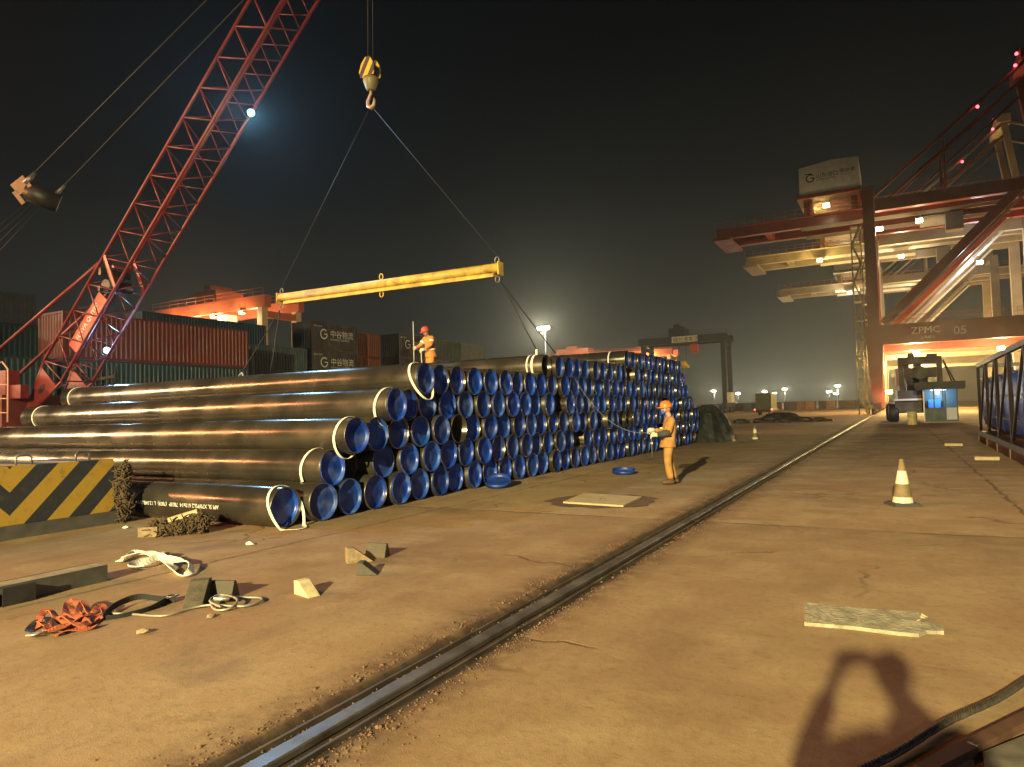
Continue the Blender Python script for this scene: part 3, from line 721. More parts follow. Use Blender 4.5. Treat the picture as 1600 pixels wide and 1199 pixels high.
# ================================================================== rubber-tyred gantries
def gantry(name, lab, loc, span, hgt, m, leg_m, rz=0, sign=None, lights=(), light_pw=0, light_col=(1, .7, .35), group='gantry cranes of the container yard', side=-1, spreader=None):
    r = thing(name, lab, 'gantry crane', loc, rz, group); dpt = 7.0
    for sx in (0, -span):
        for yy in (0, dpt):
            b = MB(); b.bb((sx - .55, yy - .55, 1.6), (sx + .55, yy + .55, hgt - 1.9)); b.build('leg', leg_m, r)
            for e in (-1.1, 1.1):
                b = MB(); b.tube((sx - .35, yy + e, .8), (sx + .35, yy + e, .8), .8, 18); b.build('wheel', M_DARK, r)
        b = MB(); b.bb((sx - .5, -2.2, 1.5), (sx + .5, dpt + 2.2, 2.6)); b.build('sill_beam', m, r)
        b = MB(); b.bb((sx - .5, .55, hgt - 3.4), (sx + .5, dpt - .55, hgt - 2.4)); b.build('tie_beam', m, r)
    for yy in (0, dpt):
        b = MB(); b.bb((-span - 1.2, yy - .6, hgt - 1.9), (1.2, yy + .6, hgt)); g = b.build('girder', m, r)
        b = MB()
        for zz in (.5, 1.05): b.tube((-span - 1.2, yy + side * .9, hgt + zz), (1.2, yy + side * .9, hgt + zz), .04, 5)
        n = int(span / 2)
        for k in range(n + 1): b.tube((-span - 1.2 + k * (span + 2.4) / n, yy + side * .9, hgt), (-span - 1.2 + k * (span + 2.4) / n, yy + side * .9, hgt + 1.05), .035, 5)
        b.build('handrail', m, g)
    b = MB(); b.bb((-span * .68, .9, hgt + .1), (-span * .48, dpt - .9, hgt + 2.4)); b.bb((-span * .62, 1.2, hgt + 2.4), (-span * .55, dpt - 1.5, hgt + 3.4)); b.build('trolley', m, r)
    b = MB(); b.bb((-span * .40, -.4, hgt - 4.6), (-span * .31, 1.6, hgt - 2.3)); b.build('cab', M_WHITE if m is not M_NAVY else M_ORNG, r)
    b = MB(); b.bb((-.2, -.4, 2.6), (1.6, 3.6, 5.2)); b.build('engine_house', M_WHITE, r)
    if sign:
        b = MB(); b.bb((-span * .62, -.72, hgt - 1.7), (-span * .30, -.62, hgt - .1)); s_ = b.build('sign_board', M_WHITE, r)
        text('sign_lettering', sign, 1.35, M_INK, s_, (-span * .605, -.74, hgt - 1.45), (1, 0, 0), (0, 0, 1))
    if spreader:
        zs = spreader
        b = MB(); b.bb((-span * .60, 2.0, zs), (-span * .47, 4.4, zs + .6)); b.lathe([(1.4, zs + .6), (.7, zs + 1.9)], 4, c=(-span * .535, 3.2, 0)); sp_ = b.build('spreader', mat('spreader_yellow', (.68, .55, .03), .5), r)
        for e in (-.9, .9): MB().tube((-span * .535 + e, 3.2, zs + 1.2), (-span * .535 + e, 3.2, hgt), .05, 5).build('hoist_rope', M_ROPE, r)
    for (fx, yy, dz) in lights:
        b = MB(); b.bb((-span * fx - .45, yy - .3, hgt + dz - .15), (-span * fx + .45, yy + .3, hgt + dz + .15)); hs = b.build('floodlight', M_DARK, r)
        b = MB(); b.bb((-span * fx - .4, yy - .36, hgt + dz - .22), (-span * fx + .4, yy + .2, hgt + dz - .155)); b.bb((-span * fx - .4, yy - .37, hgt + dz - .12), (-span * fx + .4, yy - .305, hgt + dz + .12)); b.build('lens', lamp_mat('gantry_lamp', light_col, 28), hs)
        if light_pw: point('floodlight_beam', Vector(loc) + Vector((-span * fx, yy - .9, hgt + dz - .9)), light_pw, light_col, .3)
    return r
gantry('yard_gantry', 'orange yard gantry with lit floodlights behind the red container', (-86, 75.3, 0), 25, 21, M_ORNG, mat('leg_floodlit_cream', (.66, .52, .33), .5, 0, .1, .6), sign=None,  # cream leg colour stands in for floodlight on the orange legs
       lights=((.15, -.7, -2.4), (.42, -.7, -2.4), (.60, -.7, -2.4), (.82, -.7, -2.4), (.70, 6.2, -4.2), (.30, 6.2, -4.2), (.93, 6.2, -2.4)), light_pw=2000)
gantry('yard_gantry', 'second orange yard gantry beam just above the far end of pipes', (-64, 221.7, 0), 60, 21, M_ORNG, MATS['leg_floodlit_cream'], lights=((.1, -.7, -2.4), (.5, -.7, -2.4)), light_pw=9000)
gantry('yard_gantry', 'navy yard gantry with white sign and hanging yellow spreader', (-37.9, 180, 0), 21, 20.4, M_NAVY, M_NAVY, sign='\u70df\u53f0\u6e2f\u96c6\u56e2', spreader=12.2)
container(-30.5, 90, 0, 6.06, red, 'red container, bottom one beside the far end of the pipes', brand='SITC')
container(-30.5, 90, 1, 6.06, red, 'red container, upper one beside the far end of the pipes', brand='SITC')

# ================================================================== ship-to-shore quay cranes
WARM = (1.0, .62, .22)
def quay_crane(lab, y0, m, panel_m, number=None, lit=(), stairs=True, trolley_x=8.5):
    X0 = -2.15; r = thing('quay_crane', lab, 'quay crane', (X0, y0, 0), 0, 'ship-to-shore cranes along the quay'); D = 15.0; XW = 21.0; GZ = 28.0
    for x in (0, XW):
        for y in (0, D):
            b = MB(); b.bb((x - .72, y - .65, 12.0), (x + .72, y + .65, GZ + 3.2)); b.build('leg', m, r)
            b = MB(); vs = []
            for z, hw in ((1.6, .62), (9.2, 1.0), (12.0, 1.0)):
                vs += [(x - hw, y - .68, z), (x + hw, y - .68, z), (x + hw, y + .68, z), (x - hw, y + .68, z)]
            b.add(vs, [(0, 3, 2, 1), (8, 9, 10, 11)] + [(k * 4 + i, k * 4 + (i + 1) % 4, k * 4 + 4 + (i + 1) % 4, k * 4 + 4 + i) for k in (0, 1) for i in range(4)])
            b.build('lower_leg', m, r)
            b = MB(); b.bb((x - .5, y - 2.2, .75), (x + .5, y + 2.2, 1.6)); bg_ = b.build('bogie', M_STS, r)
            for e in (-1.8, -.6, .6, 1.8):
                b = MB(); b.tube((x - .6 - .15, y + e, .40), (x - .6 + .15, y + e, .40), .39, 14); b.build('wheel', M_DARK, bg_)
    for y in (0, D):
        b = MB(); b.bb((1.0, y - .62, 9.35), (XW - 1.0, y + .62, 12.0)); pb_ = b.build('portal_beam', m, r)
        b = MB()
        for z in (.55, 1.1): b.tube((1, y - .6, 12 + z), (XW - 1, y - .6, 12 + z), .035, 5)
        for k in range(15): b.tube((1 + k * 1.35, y - .6, 12), (1 + k * 1.35, y - .6, 13.1), .03, 5)
        b.build('handrail', MAT_HR, pb_)
        if number and y == 0:
            text('maker_name', 'ZPMC', 1.25, M_LET, pb_, (4.3, -.635, 10.55), (1, 0, 0), (0, 0, 1), ext=.004)
            text('maker_name', '\u4e0a\u6d77\u632f\u534e', .42, M_LET, pb_, (5.3, -.635, 9.85), (1, 0, 0), (0, 0, 1), ext=.004)
            text('crane_number', number, 1.5, M_LET, pb_, (9.0, -.635, 10.15), (1, 0, 0), (0, 0, 1), ext=.004)
        b = MB(); b.beam((1.2, y, 12.2), (XW - 1.2, y, GZ + 3.0), .9, 1.15, (0, 0, 1)); br = b.build('diagonal_brace', m, r)
        b = MB(); b.beam((2.0, y - .42, 12.2), (XW - .6, y - .42, GZ + 2.1), .12, .32); b.build('brace_flange', panel_m, br)
        b = MB(); b.bb((.8, y - .55, GZ - .4), (XW - .8, y + .55, GZ + 1.2)); b.build('upper_beam', m, r)
    for x in (0, XW):
        b = MB(); b.bb((x - .6, .66, 9.6), (x + .6, D - .66, 11.6)); b.build('side_beam', m, r)
        b = MB(); b.bb((x - .62, .66, GZ + 1.4), (x + .62, D - .66, GZ + 3.1)); b.build('top_beam', m, r)
    for y in (4.4, 10.6):
        b = MB(); b.bb((-21.2, y - .55, GZ - .2), (62, y + .55, GZ + 1.35)); gd = b.build('main_girder', m, r)
        b = MB(); b.bb((-21.2, y - 1.6, GZ + 1.1), (62, y - .7, GZ + 1.2)); b.build('walkway', m, gd)
        b = MB()
        for z in (.55, 1.1): b.tube((-21.2, y - 1.6, GZ + 1.2 + z), (40, y - 1.6, GZ + 1.2 + z), .04, 5)
        for k in range(42): b.tube((-21.2 + k * 1.45, y - 1.6, GZ + 1.2), (-21.2 + k * 1.45, y - 1.6, GZ + 2.3), .03, 5)
        b.build('handrail', MAT_HR, gd)
        b = MB(); b.bb((-9, y - .62, GZ - .75), (17, y - .50, GZ - .25)); b.build('festoon_panel', panel_m, gd)
    for x in (-21, -14):
        b = MB(); b.bb((x - .5, 4.9, GZ), (x + .5, 10.1, GZ + 1.1)); b.build('cross_tie', m, r)
    b = MB(); b.bb((-21.6, 2.6, GZ - .7), (-19.0, 12.4, GZ - .3))
    for k in range(8): b.tube((-21.6 + .37 * k, 2.6, GZ - .3), (-21.6 + .37 * k, 2.6, GZ + .8), .04, 5)
    b.tube((-21.6, 2.6, GZ + .8), (-19, 2.6, GZ + .8), .04, 5); b.build('tail_platform', m, r)
    # machinery house with port sign
    b = MB(); o_ = [(-8.8, GZ + 4.0), (-1.0, GZ + 4.0), (-1.0, GZ + 8.3), (-4.5, GZ + 8.5), (-8.8, GZ + 8.0)]; n = len(o_)
    b.add([(x, 1.8, z) for x, z in o_] + [(x, 12.6, z) for x, z in o_], [tuple(range(n)), tuple(range(n, 2 * n))[::-1]] + [(i, (i + 1) % n, n + (i + 1) % n, n + i) for i in range(n)])
    mh = b.build('machinery_house', M_WHITE, r)
    b = MB(); b.bb((-9.2, 1.5, GZ + 3.4), (-.8, 12.9, GZ + 3.98)); b.bb((-8.5, 3.9, GZ + 1.36), (-7.7, 11.1, GZ + 3.4)); b.bb((-2.2, 3.9, GZ + 1.36), (-1.4, 11.1, GZ + 3.4)); b.build('house_base', m, r)
    text('port_name', '\u5c71\u4e1c\u6e2f\u53e3', .74, M_INK, mh, (-6.55, 1.785, GZ + 6.2), (1, 0, 0), (0, 0, 1), ext=.004)
    text('port_name', '\u70df\u53f0\u6e2f', .66, M_INK, mh, (-3.45, 1.785, GZ + 6.42), (1, 0, 0), (0, 0, 1), ext=.004)
    text('port_name', 'SHANDONG PORT', .30, M_INK, mh, (-6.5, 1.785, GZ + 5.82), (1, 0, 0), (0, 0, 1), ext=.004)
    text('port_name', 'YANTAI PORT', .24, M_INK, mh, (-3.3, 1.785, GZ + 6.02), (1, 0, 0), (0, 0, 1), ext=.004)
    b = MB(); arc = [(math.cos(g), math.sin(g)) for g in [.7 + k * .28 for k in range(20)]]; cxx, czz = -7.3, GZ + 6.3
    b.ribbon([(cxx + .52 * c, 1.78, czz + .52 * s) for c, s in arc] + [(cxx + .50, 1.78, czz - .02), (cxx + .05, 1.78, czz - .02)], .17, .02, [(c, 0, s) for c, s in arc] + [(0, 0, 1), (0, 0, 1)])
    b.ribbon([(cxx - .75, 1.78, czz + .72), (cxx - .45, 1.78, czz + .62), (cxx - .1, 1.78, czz + .66), (cxx + .2, 1.78, czz + .60)], .12, .02, (0, 0, 1)); b.build('port_emblem', M_INK, mh)
    # apex frame and stays
    for y in (3.5, 11.5):
        b = MB(); b.beam((XW, y, GZ + 3.2), (XW - 2.0, y, GZ + 18.5), .9, .9, (1, 0, 0)); b.build('apex_leg', m, r)
        b = MB(); b.tube((-1.0, y, GZ + 1.4), (XW - 2.0, y, GZ + 17.6), .24, 10); b.build('back_stay', m, r)
        b = MB(); b.tube((2.4, y, GZ + 1.4), (XW - 2.0, y, GZ + 15.6), .20, 10); b.build('back_stay', m, r)
        b = MB(); b.tube((XW - 2.0, y, GZ + 18), (56, y, GZ + 1.4), .22, 10); b.build('fore_stay', m, r)
        b = MB(); b.tube((9.3, y, GZ + 1.3), (9.3, y, GZ + 9.0), .20, 8); b.build('stay_post', m, r)
    b = MB(); b.bb((XW - 2.9, 2.6, GZ + 17.6), (XW - 1.0, 12.4, GZ + 18.8)); b.build('apex_beam', m, r)
    for (x, z) in ((XW - 3.2, GZ + 18.3), (XW - 3.4, GZ + 16.8), (13.3, GZ + 12.4)):
        b = MB(); b.lathe([(.02, -.2), (.16, -.14), (.2, 0), (.14, .16), (.02, .2)], 10, c=(x, 3.1, z)); b.build('warning_light', lamp_mat('red_warning', (1, .06, .08), 9), r)
    # trolley, cab and hanging boxes
    b = MB(); b.bb((trolley_x - 2.2, 4.0, GZ - 1.0), (trolley_x + 2.2, 11.0, GZ - .25)); b.build('trolley', M_DARK, r)
    b = MB(); b.bb((trolley_x + .6, 3.4, GZ - 3.4), (trolley_x + 2.6, 5.4, GZ - 1.0)); b.build('cab', M_STEEL, r)
    if stairs:
        st_m = mat('stair_galvanised', (.24, .19, .10), .5, .3, .2); b = MB()
        for x in (-2.3, -1.1):
            for y in (-.6, 1.4): b.tube((x, y, 0), (x, y, GZ - 2), .05, 5)
        nf = 10; hh = (GZ - 2) / nf
        for k in range(nf):
            a, c = (-2.2, -1.2) if k % 2 else (-1.2, -2.2)
            for y in (-.5, .4): b.beam((a, y, k * hh), (c, y, k * hh + hh), .05, .2)
            for q in range(7): b.bb((a + (c - a) * (q + .5) / 7 - .11, -.45, k * hh + hh * (q + .5) / 7), (a + (c - a) * (q + .5) / 7 + .11, .35, k * hh + hh * (q + .5) / 7 + .04))
            b.bb((-2.35, -.65, k * hh + hh - .08), (-1.05, 1.45, k * hh + hh))
            for z in (.5, 1.0): b.tube((-2.3, -.6, k * hh + z), (-1.1, -.6, k * hh + z), .03, 5)
        b.build('stair_tower', st_m, r)
    for (x, y, z, s, pw, col) in lit:
        b = MB(); b.bb((x - .45, y - .25, z - .2), (x + .45, y + .25, z + .25)); hs = b.build('floodlight', M_DARK, r)
        b = MB(); b.bb((x - .4, y - .34, z - .26), (x + .4, y + .2, z - .205)); b.bb((x - .4, y - .33, z - .18), (x + .4, y - .255, z + .2)); b.build('lens', lamp_mat('quay_lamp_%d' % int(col[2] * 100), col, s), hs)
        if pw: point('floodlight_beam', (X0 + x, y0 + y - .9, z - .8), pw, col, .35)
    return r
MAT_HR = mat('handrail_paint', (.42, .12, .06), .5, .1, .2)
W2 = (1.0, .80, .45); CW = (.75, .88, 1.0)
quay_crane('red quay crane numbered 05, nearest of the three', 106, M_STS, M_CREAM, '05',
    lit=((1.4, -.9, 3.0, 30, 500, WARM), (5.0, 9, 8.6, 10, 14000, WARM), (15.0, 9, 8.6, 10, 14000, WARM), (6.0, 3.0, 26.3, 30, 500, W2), (1.2, 3.5, 26.0, 30, 600, W2), (-5.2, .2, 29.6, 3, 150, W2)))  # last lamp is unseen, added to brighten the house sign
quay_crane('pale lit quay crane directly behind the one numbered 05', 130, M_CREAM, M_WHITE, None,
    lit=((-8.5, 2.5, 27.0, 30, 2000, (1, .66, .16)), (14.5, -.9, 23.0, 30, 3000, CW), (5, 7, 8.6, 10, 34000, WARM), (4, 2.5, 26.0, 10, 2000, W2)))
quay_crane('pale quay crane farthest along the quay', 172, M_CREAM, M_WHITE, None, stairs=False,
    lit=((-6, 2.5, 26.8, 20, 2500, W2), (8, 2.5, 26.0, 20, 2500, W2), (8, 7, 8.6, 10, 34000, WARM)))

# ================================================================== booth, reach stacker, rack of blue bundles on the right
bx0 = G(1444, 661); bx1 = G(1498, 660)
booth = thing('guard_booth', 'small guard booth with lit blue-white windows and dark flat roof', 'booth', (bx0.x, bx0.y, 0), -.06)
BWd = bx1.x - bx0.x
teal_p = mat('booth_teal', (.045, .08, .09), .55, 0, .15, 2)
b = MB(); b.bb((0, 0, .08), (BWd * .56, .08, 1.12)); b.bb((0, .08, .08), (.08, 2.2, 1.12)); b.bb((BWd - .08, .08, .08), (BWd, 2.2, 1.12)); b.bb((0, 2.2, .08), (BWd, 2.28, 2.5)); b.bb((BWd * .56, 0, .08), (BWd, .08, .20)); b.build('wall_panel', teal_p, booth)
for x in (0, BWd * .30, BWd * .56, BWd * .62, BWd - .09):
    b = MB(); b.bb((x, -.01, 1.12 if x < BWd * .5 and x > .05 else .1), (x + .09, .075, 2.5)); b.build('window_post', M_WHITE if x == 0 else teal_p, booth)
glass = bpy.data.materials.new('booth_glass'); glass.use_nodes = True; g_ = glass.node_tree.nodes['Principled BSDF']
g_.inputs['Roughness'].default_value = .05; g_.inputs['Transmission Weight'].default_value = 1.0; g_.inputs['IOR'].default_value = 1.05; g_.inputs['Base Color'].default_value = (.85, .93, 1, 1)
for a, c, z0 in ((.09, BWd * .30, 1.12), (BWd * .30 + .09, BWd * .56, 1.12), (BWd * .62 + .09, BWd - .09, 1.16)):
    b = MB(); b.bb((a + .005, .03, z0 + .01), (c - .005, .04, 2.49)); b.build('window_pane', glass, booth)
b = MB(); b.bb((BWd * .56, .01, 1.12), (BWd - .09, .06, 1.155)); b.build('door_rail', teal_p, booth)
b = MB(); b.bb((BWd * .62 + .09, .02, .22), (BWd - .10, .055, 1.11)); b.build('door', mat('door_pale', (.45, .55, .62), .5), booth)
b = MB(); b.bb((-.45, -.75, 2.5), (BWd + .45, 2.7, 2.62)); b.bb((-.5, -.8, 2.6), (BWd + .5, -.74, 3.05)); b.bb((-.5, -.74, 2.6), (-.44, 2.7, 3.05)); b.bb((BWd + .44, -.74, 2.6), (BWd + .5, 2.7, 3.05)); b.build('flat_roof', mat('booth_roof', (.014, .020, .024), .6), booth)
b = MB(); b.bb((-.1, -.1, 0), (BWd + .1, 2.4, .075)); b.build('floor_slab', M_CONC, booth)
b = MB(); b.bb((.3, 1.6, .08), (BWd * .5, 1.95, 1.75)); b.build('blue_cabinet', mat('cabinet_blue', (.03, .14, .40), .5), booth)
b = MB(); b.bb((.5, .5, 2.42), (1.5, .65, 2.47)); b.build('ceiling_lamp', lamp_mat('tube_lamp', (.62, .80, 1), 14), booth)
point('ceiling_lamp_light', (bx0.x + BWd * .45, bx0.y + .9, 2.25), 300, (.55, .76, 1.0), .15)
bc = G(1426, 664); bin_ = thing('drum', 'pale yellow green drum standing left of the lit booth', 'drum', bc)
b = MB(); b.lathe([(.30, 0), (.31, .03), (.30, .3), (.315, .33), (.30, .36), (.30, .62), (.315, .65), (.30, .68), (.31, .92), (.29, .93)], 18); b.build('shell', mat('drum_pale', (.42, .42, .20), .5, 0, .2, 6), bin_)
b = MB(); b.lathe([(.285, .93), (.285, .945), (.06, .95)], 18); b.build('lid', mat('drum_lid', (.20, .22, .12), .5), bin_)

rs0 = G(1392, 657); rsx = rs0.x + .5; rsy = 64.0
rs = thing('reach_stacker', 'dark reach stacker parked beside the lit guard booth', 'reach stacker', (rsx, rsy, 0), .05)
rd = mat('stacker_dark_red', (.022, .010, .010), .5, .1, .3, 1.5)
b = MB(); b.bb((-.1, 0, .7), (3.3, 6.5, 1.7)); b.bb((.1, -.4, 1.7), (3.1, 2.6, 2.5)); b.build('chassis', rd, rs)
b = MB(); b.bb((-.2, -.5, 1.72), (3.4, -.1, 1.86)); b.build('bumper_stripe', mat('stripe_white', (.55, .5, .48), .5), rs)
for x in (-.55, 2.95):
    for y in (.6, 5.6):
        b = MB(); b.lathe([(.3, -.02), (.62, 0), (.74, .10), (.74, .60), (.62, .70), (.3, .72)], 20, 'x', (x, y, .74)); b.build('tyre', M_DARK, rs)
b = MB(); b.bb((.55, 3.0, 1.7), (2.55, 4.8, 3.9)); b.build('cab', M_DARK, rs)
b = MB(); b.beam((1.05, -.3, 2.6), (1.05, 6.2, 4.7), .55, .7); b.beam((2.0, -.3, 2.6), (2.0, 6.2, 4.7), .55, .7); b.build('boom', rd, rs)
b = MB(); b.bb((.2, -.9, 4.6), (3.2, -.2, 5.15)); b.bb((.2, -.85, 2.5), (.55, -.3, 4.6)); b.bb((2.85, -.85, 2.5), (3.2, -.3, 4.6)); b.bb((.6, -.7, 3.5), (2.8, -.3, 4.3)); b.lathe([(.5, -.9), (.5, -.3)], 14, 'y', (1.7, 0, 3.9)); b.build('mast_frame', rd, rs)
b = MB(); b.bb((.9, -.8, 5.15), (1.35, -.4, 5.45)); b.bb((2.2, -.8, 5.15), (2.9, -.4, 5.35)); b.build('spreader_head', M_DARK, rs)
for s in (0, 1):
    b = MB(); b.tube((3.3, -.6, 4.8), (4.0 + .25 * s, -.4, 2.6), .06, 6); b.build('hydraulic_hose', M_DARK, rs)
b = MB(); b.bb((.0, -.85, 2.9), (.18, -.6, 4.3)); b.build('side_marker', M_STS, rs)

# rack with blue bundles
rk = thing('pipe_rack', 'dark steel rack holding blue wrapped bundles at the right edge', 'rack', (2.65, 17.0, 0), -.012)
RL, RH = 16.0, 3.05; rk_m = mat('rack_steel', (.075, .075, .065), .5, .3, .25, 3)
b = MB()
for x in (.05, 3.0): b.bb((x - .06, 0, RH - .14), (x + .06, RL, RH)); b.bb((x - .08, 0, .25), (x + .08, RL, .42))
for y in (.0, RL): b.bb((.11, y - .06, RH - .14), (2.94, y + .06, RH)); b.bb((.13, y - .06, .25), (2.92, y + .06, .42))
b.build('rack_frame', rk_m, rk)
for zz in (1.05, 1.75, 2.4):
    b = MB(); b.bb((.10, .0, zz - .025), (.13, RL, zz + .025)); b.build('side_rail', rk_m, rk)
for k in range(6):
    y = .06 + k * (RL - .12) / 5
    for x in (.05, 3.0):
        b = MB(); b.bb((x - .05, y - .05, .42), (x + .05, y + .05, RH - .14)); b.build('post', rk_m, rk)
    b = MB(); b.bb((-.05, y - .1, 0), (3.1, y + .1, .25)); b.build('skid', M_WOOD, rk)
    if k < 5:
        b = MB(); b.beam((.02, y + .1, RH - .2), (.02, y + 2.9, .5), .05, .07, (1, 0, 0)); b.build('diagonal_brace', rk_m, rk)
blue_t = mat('blue_tarpaulin', (.02, .065, .34), .36, 0, .45, 1.2, .5, 5, dirt=(.05, .07, .13), dscale=1.0, damt=.7)
rnd = random.Random(5)
for k in range(7):
    y0_ = .2 + k * (RL - .12) / 7; b = MB(); ny, nz = 10, 14; vs = []
    yl = (RL - .12) / 7 - .14
    def outline(t):                       # rounded box profile round the bundle
        g = 2 * math.pi * t; c, s = math.cos(g), math.sin(g); p_ = .35
        return (1.52 + 1.36 * math.copysign(abs(c) ** p_, c), 1.55 + 1.08 * math.copysign(abs(s) ** p_, s))
    NT = 40
    for i in range(ny + 1):
        for j in range(NT):
            x, z = outline(j / NT); e = .05 * math.sin(i * 2.1 + j * .9 + k) + rnd.uniform(-.03, .03)
            sag = .10 * math.sin(math.pi * i / ny)
            vs.append((x + e * (1 if x > 1.5 else -1) * .6, y0_ + yl * i / ny, z + e * .4 + (sag - .12 if z > 2 else 0)))
    fs = [(i * NT + j, i * NT + (j + 1) % NT, (i + 1) * NT + (j + 1) % NT, (i + 1) * NT + j) for i in range(ny) for j in range(NT)]
    b.add(vs, fs + [tuple(range(NT))[::-1], tuple(ny * NT + j for j in range(NT))], True)
    o = b.build('blue_bundle', blue_t); o.location = (2.65, 17.0, -.04); o.rotation_euler.z = -.012
    tag(o, 'blue tarpaulin wrapped bundle in the rack, %s' % ('nearest to the camera' if k == 0 else 'farthest from the camera' if k == 6 else '%s from the camera end' % ordinal(k + 1)), 'bundle', 'wrapped bundles in the rack')
for (px, py, lab) in ((1490, 697, 'short pale timber lying left of the rack, farther one'), (1542, 719, 'short pale timber lying left of the rack, nearer one')):
    p = G(px, py); b = MB(); b.bb((-.28, -.07, 0), (.28, .07, .09)); b.bb((-.24, -.075, .02), (-.20, .075, .095)); o = b.build('timber', mat('pale_timber', (.40, .34, .21), .8, 0, .2, 20)); o.location = p; tag(o, lab, 'timber', 'timbers beside the rack')

# ================================================================== people
def skinned(verts, radii, edges, root=0, sub=1):
    me = bpy.data.meshes.new('tmp'); me.from_pydata([tuple(v) for v in verts], edges, [])
    o = bpy.data.objects.new('tmp', me); COL.objects.link(o)
    md = o.modifiers.new('s', 'SKIN'); md.use_smooth_shade = True; md.branch_smoothing = .6
    for i, r in enumerate(radii):
        sv = me.skin_vertices[0].data[i]; sv.radius = (r, r) if not isinstance(r, tuple) else r; sv.use_root = (i == root)
    ss = o.modifiers.new('u', 'SUBSURF'); ss.levels = sub; ss.render_levels = sub
    bpy.context.view_layer.update()
    out = bpy.data.meshes.new_from_object(o.evaluated_get(bpy.context.evaluated_depsgraph_get()))
    bpy.data.objects.remove(o); bpy.data.meshes.remove(me); return out
def join_mesh(a, mb):
    bm = bmesh.new(); bm.from_mesh(a); b2 = mb.mesh('t', None); bm.from_mesh(b2); bm.to_mesh(a); bm.free(); bpy.data.meshes.remove(b2)
    for p in a.polygons: p.use_smooth = True
def head_mb(c, yaw=0., pitch=0., s=1.0):
    """skull with brow, eye sockets, nose, lips, chin and ears; faces +y"""
    bm = bmesh.new(); bmesh.ops.create_uvsphere(bm, u_segments=28, v_segments=20, radius=1)
    R_ = Matrix.Rotation(yaw, 3, 'Z') @ Matrix.Rotation(pitch, 3, 'X'); vs = []
    for v in bm.verts:
        x, y, z = v.co; px_, py_, pz = x * .076, y * .098, z * .122
        if z < 0: px_ *= 1 - .30 * (-z) ** 1.4; py_ *= 1 - (.10 if y > 0 else .38) * (-z) ** 1.4
        if y > 0:
            g = lambda cx_, cz, sx, sz: math.exp(-((px_ - cx_) / sx) ** 2 - ((pz - cz) / sz) ** 2)
            py_ += .026 * g(0, -.022, .012, .022) + .006 * g(0, .022, .04, .010) - .012 * (g(.03, .006, .016, .011) + g(-.03, .006, .016, .011))
            py_ += .007 * g(0, -.062, .022, .007) + .010 * g(0, -.100, .024, .014) - .004 * g(0, -.078, .03, .006)
        vs.append(Vector((px_, py_, pz)))
    fs = [[q.index for q in f.verts] for f in bm.faces]; bm.free()
    b_ = MB(); b_.add([Vector(c) + R_ @ (v * s) for v in vs], fs, True)
    for e in (-1, 1):
        v2, f2 = lump((0, 0, 0), 1, 2, (.010, .020, .032), .05, 3); b_.add([Vector(c) + R_ @ ((Vector((e * .078, -.005, -.012)) + Vector(v)) * s) for v in v2], f2, True)
    return b_, R_
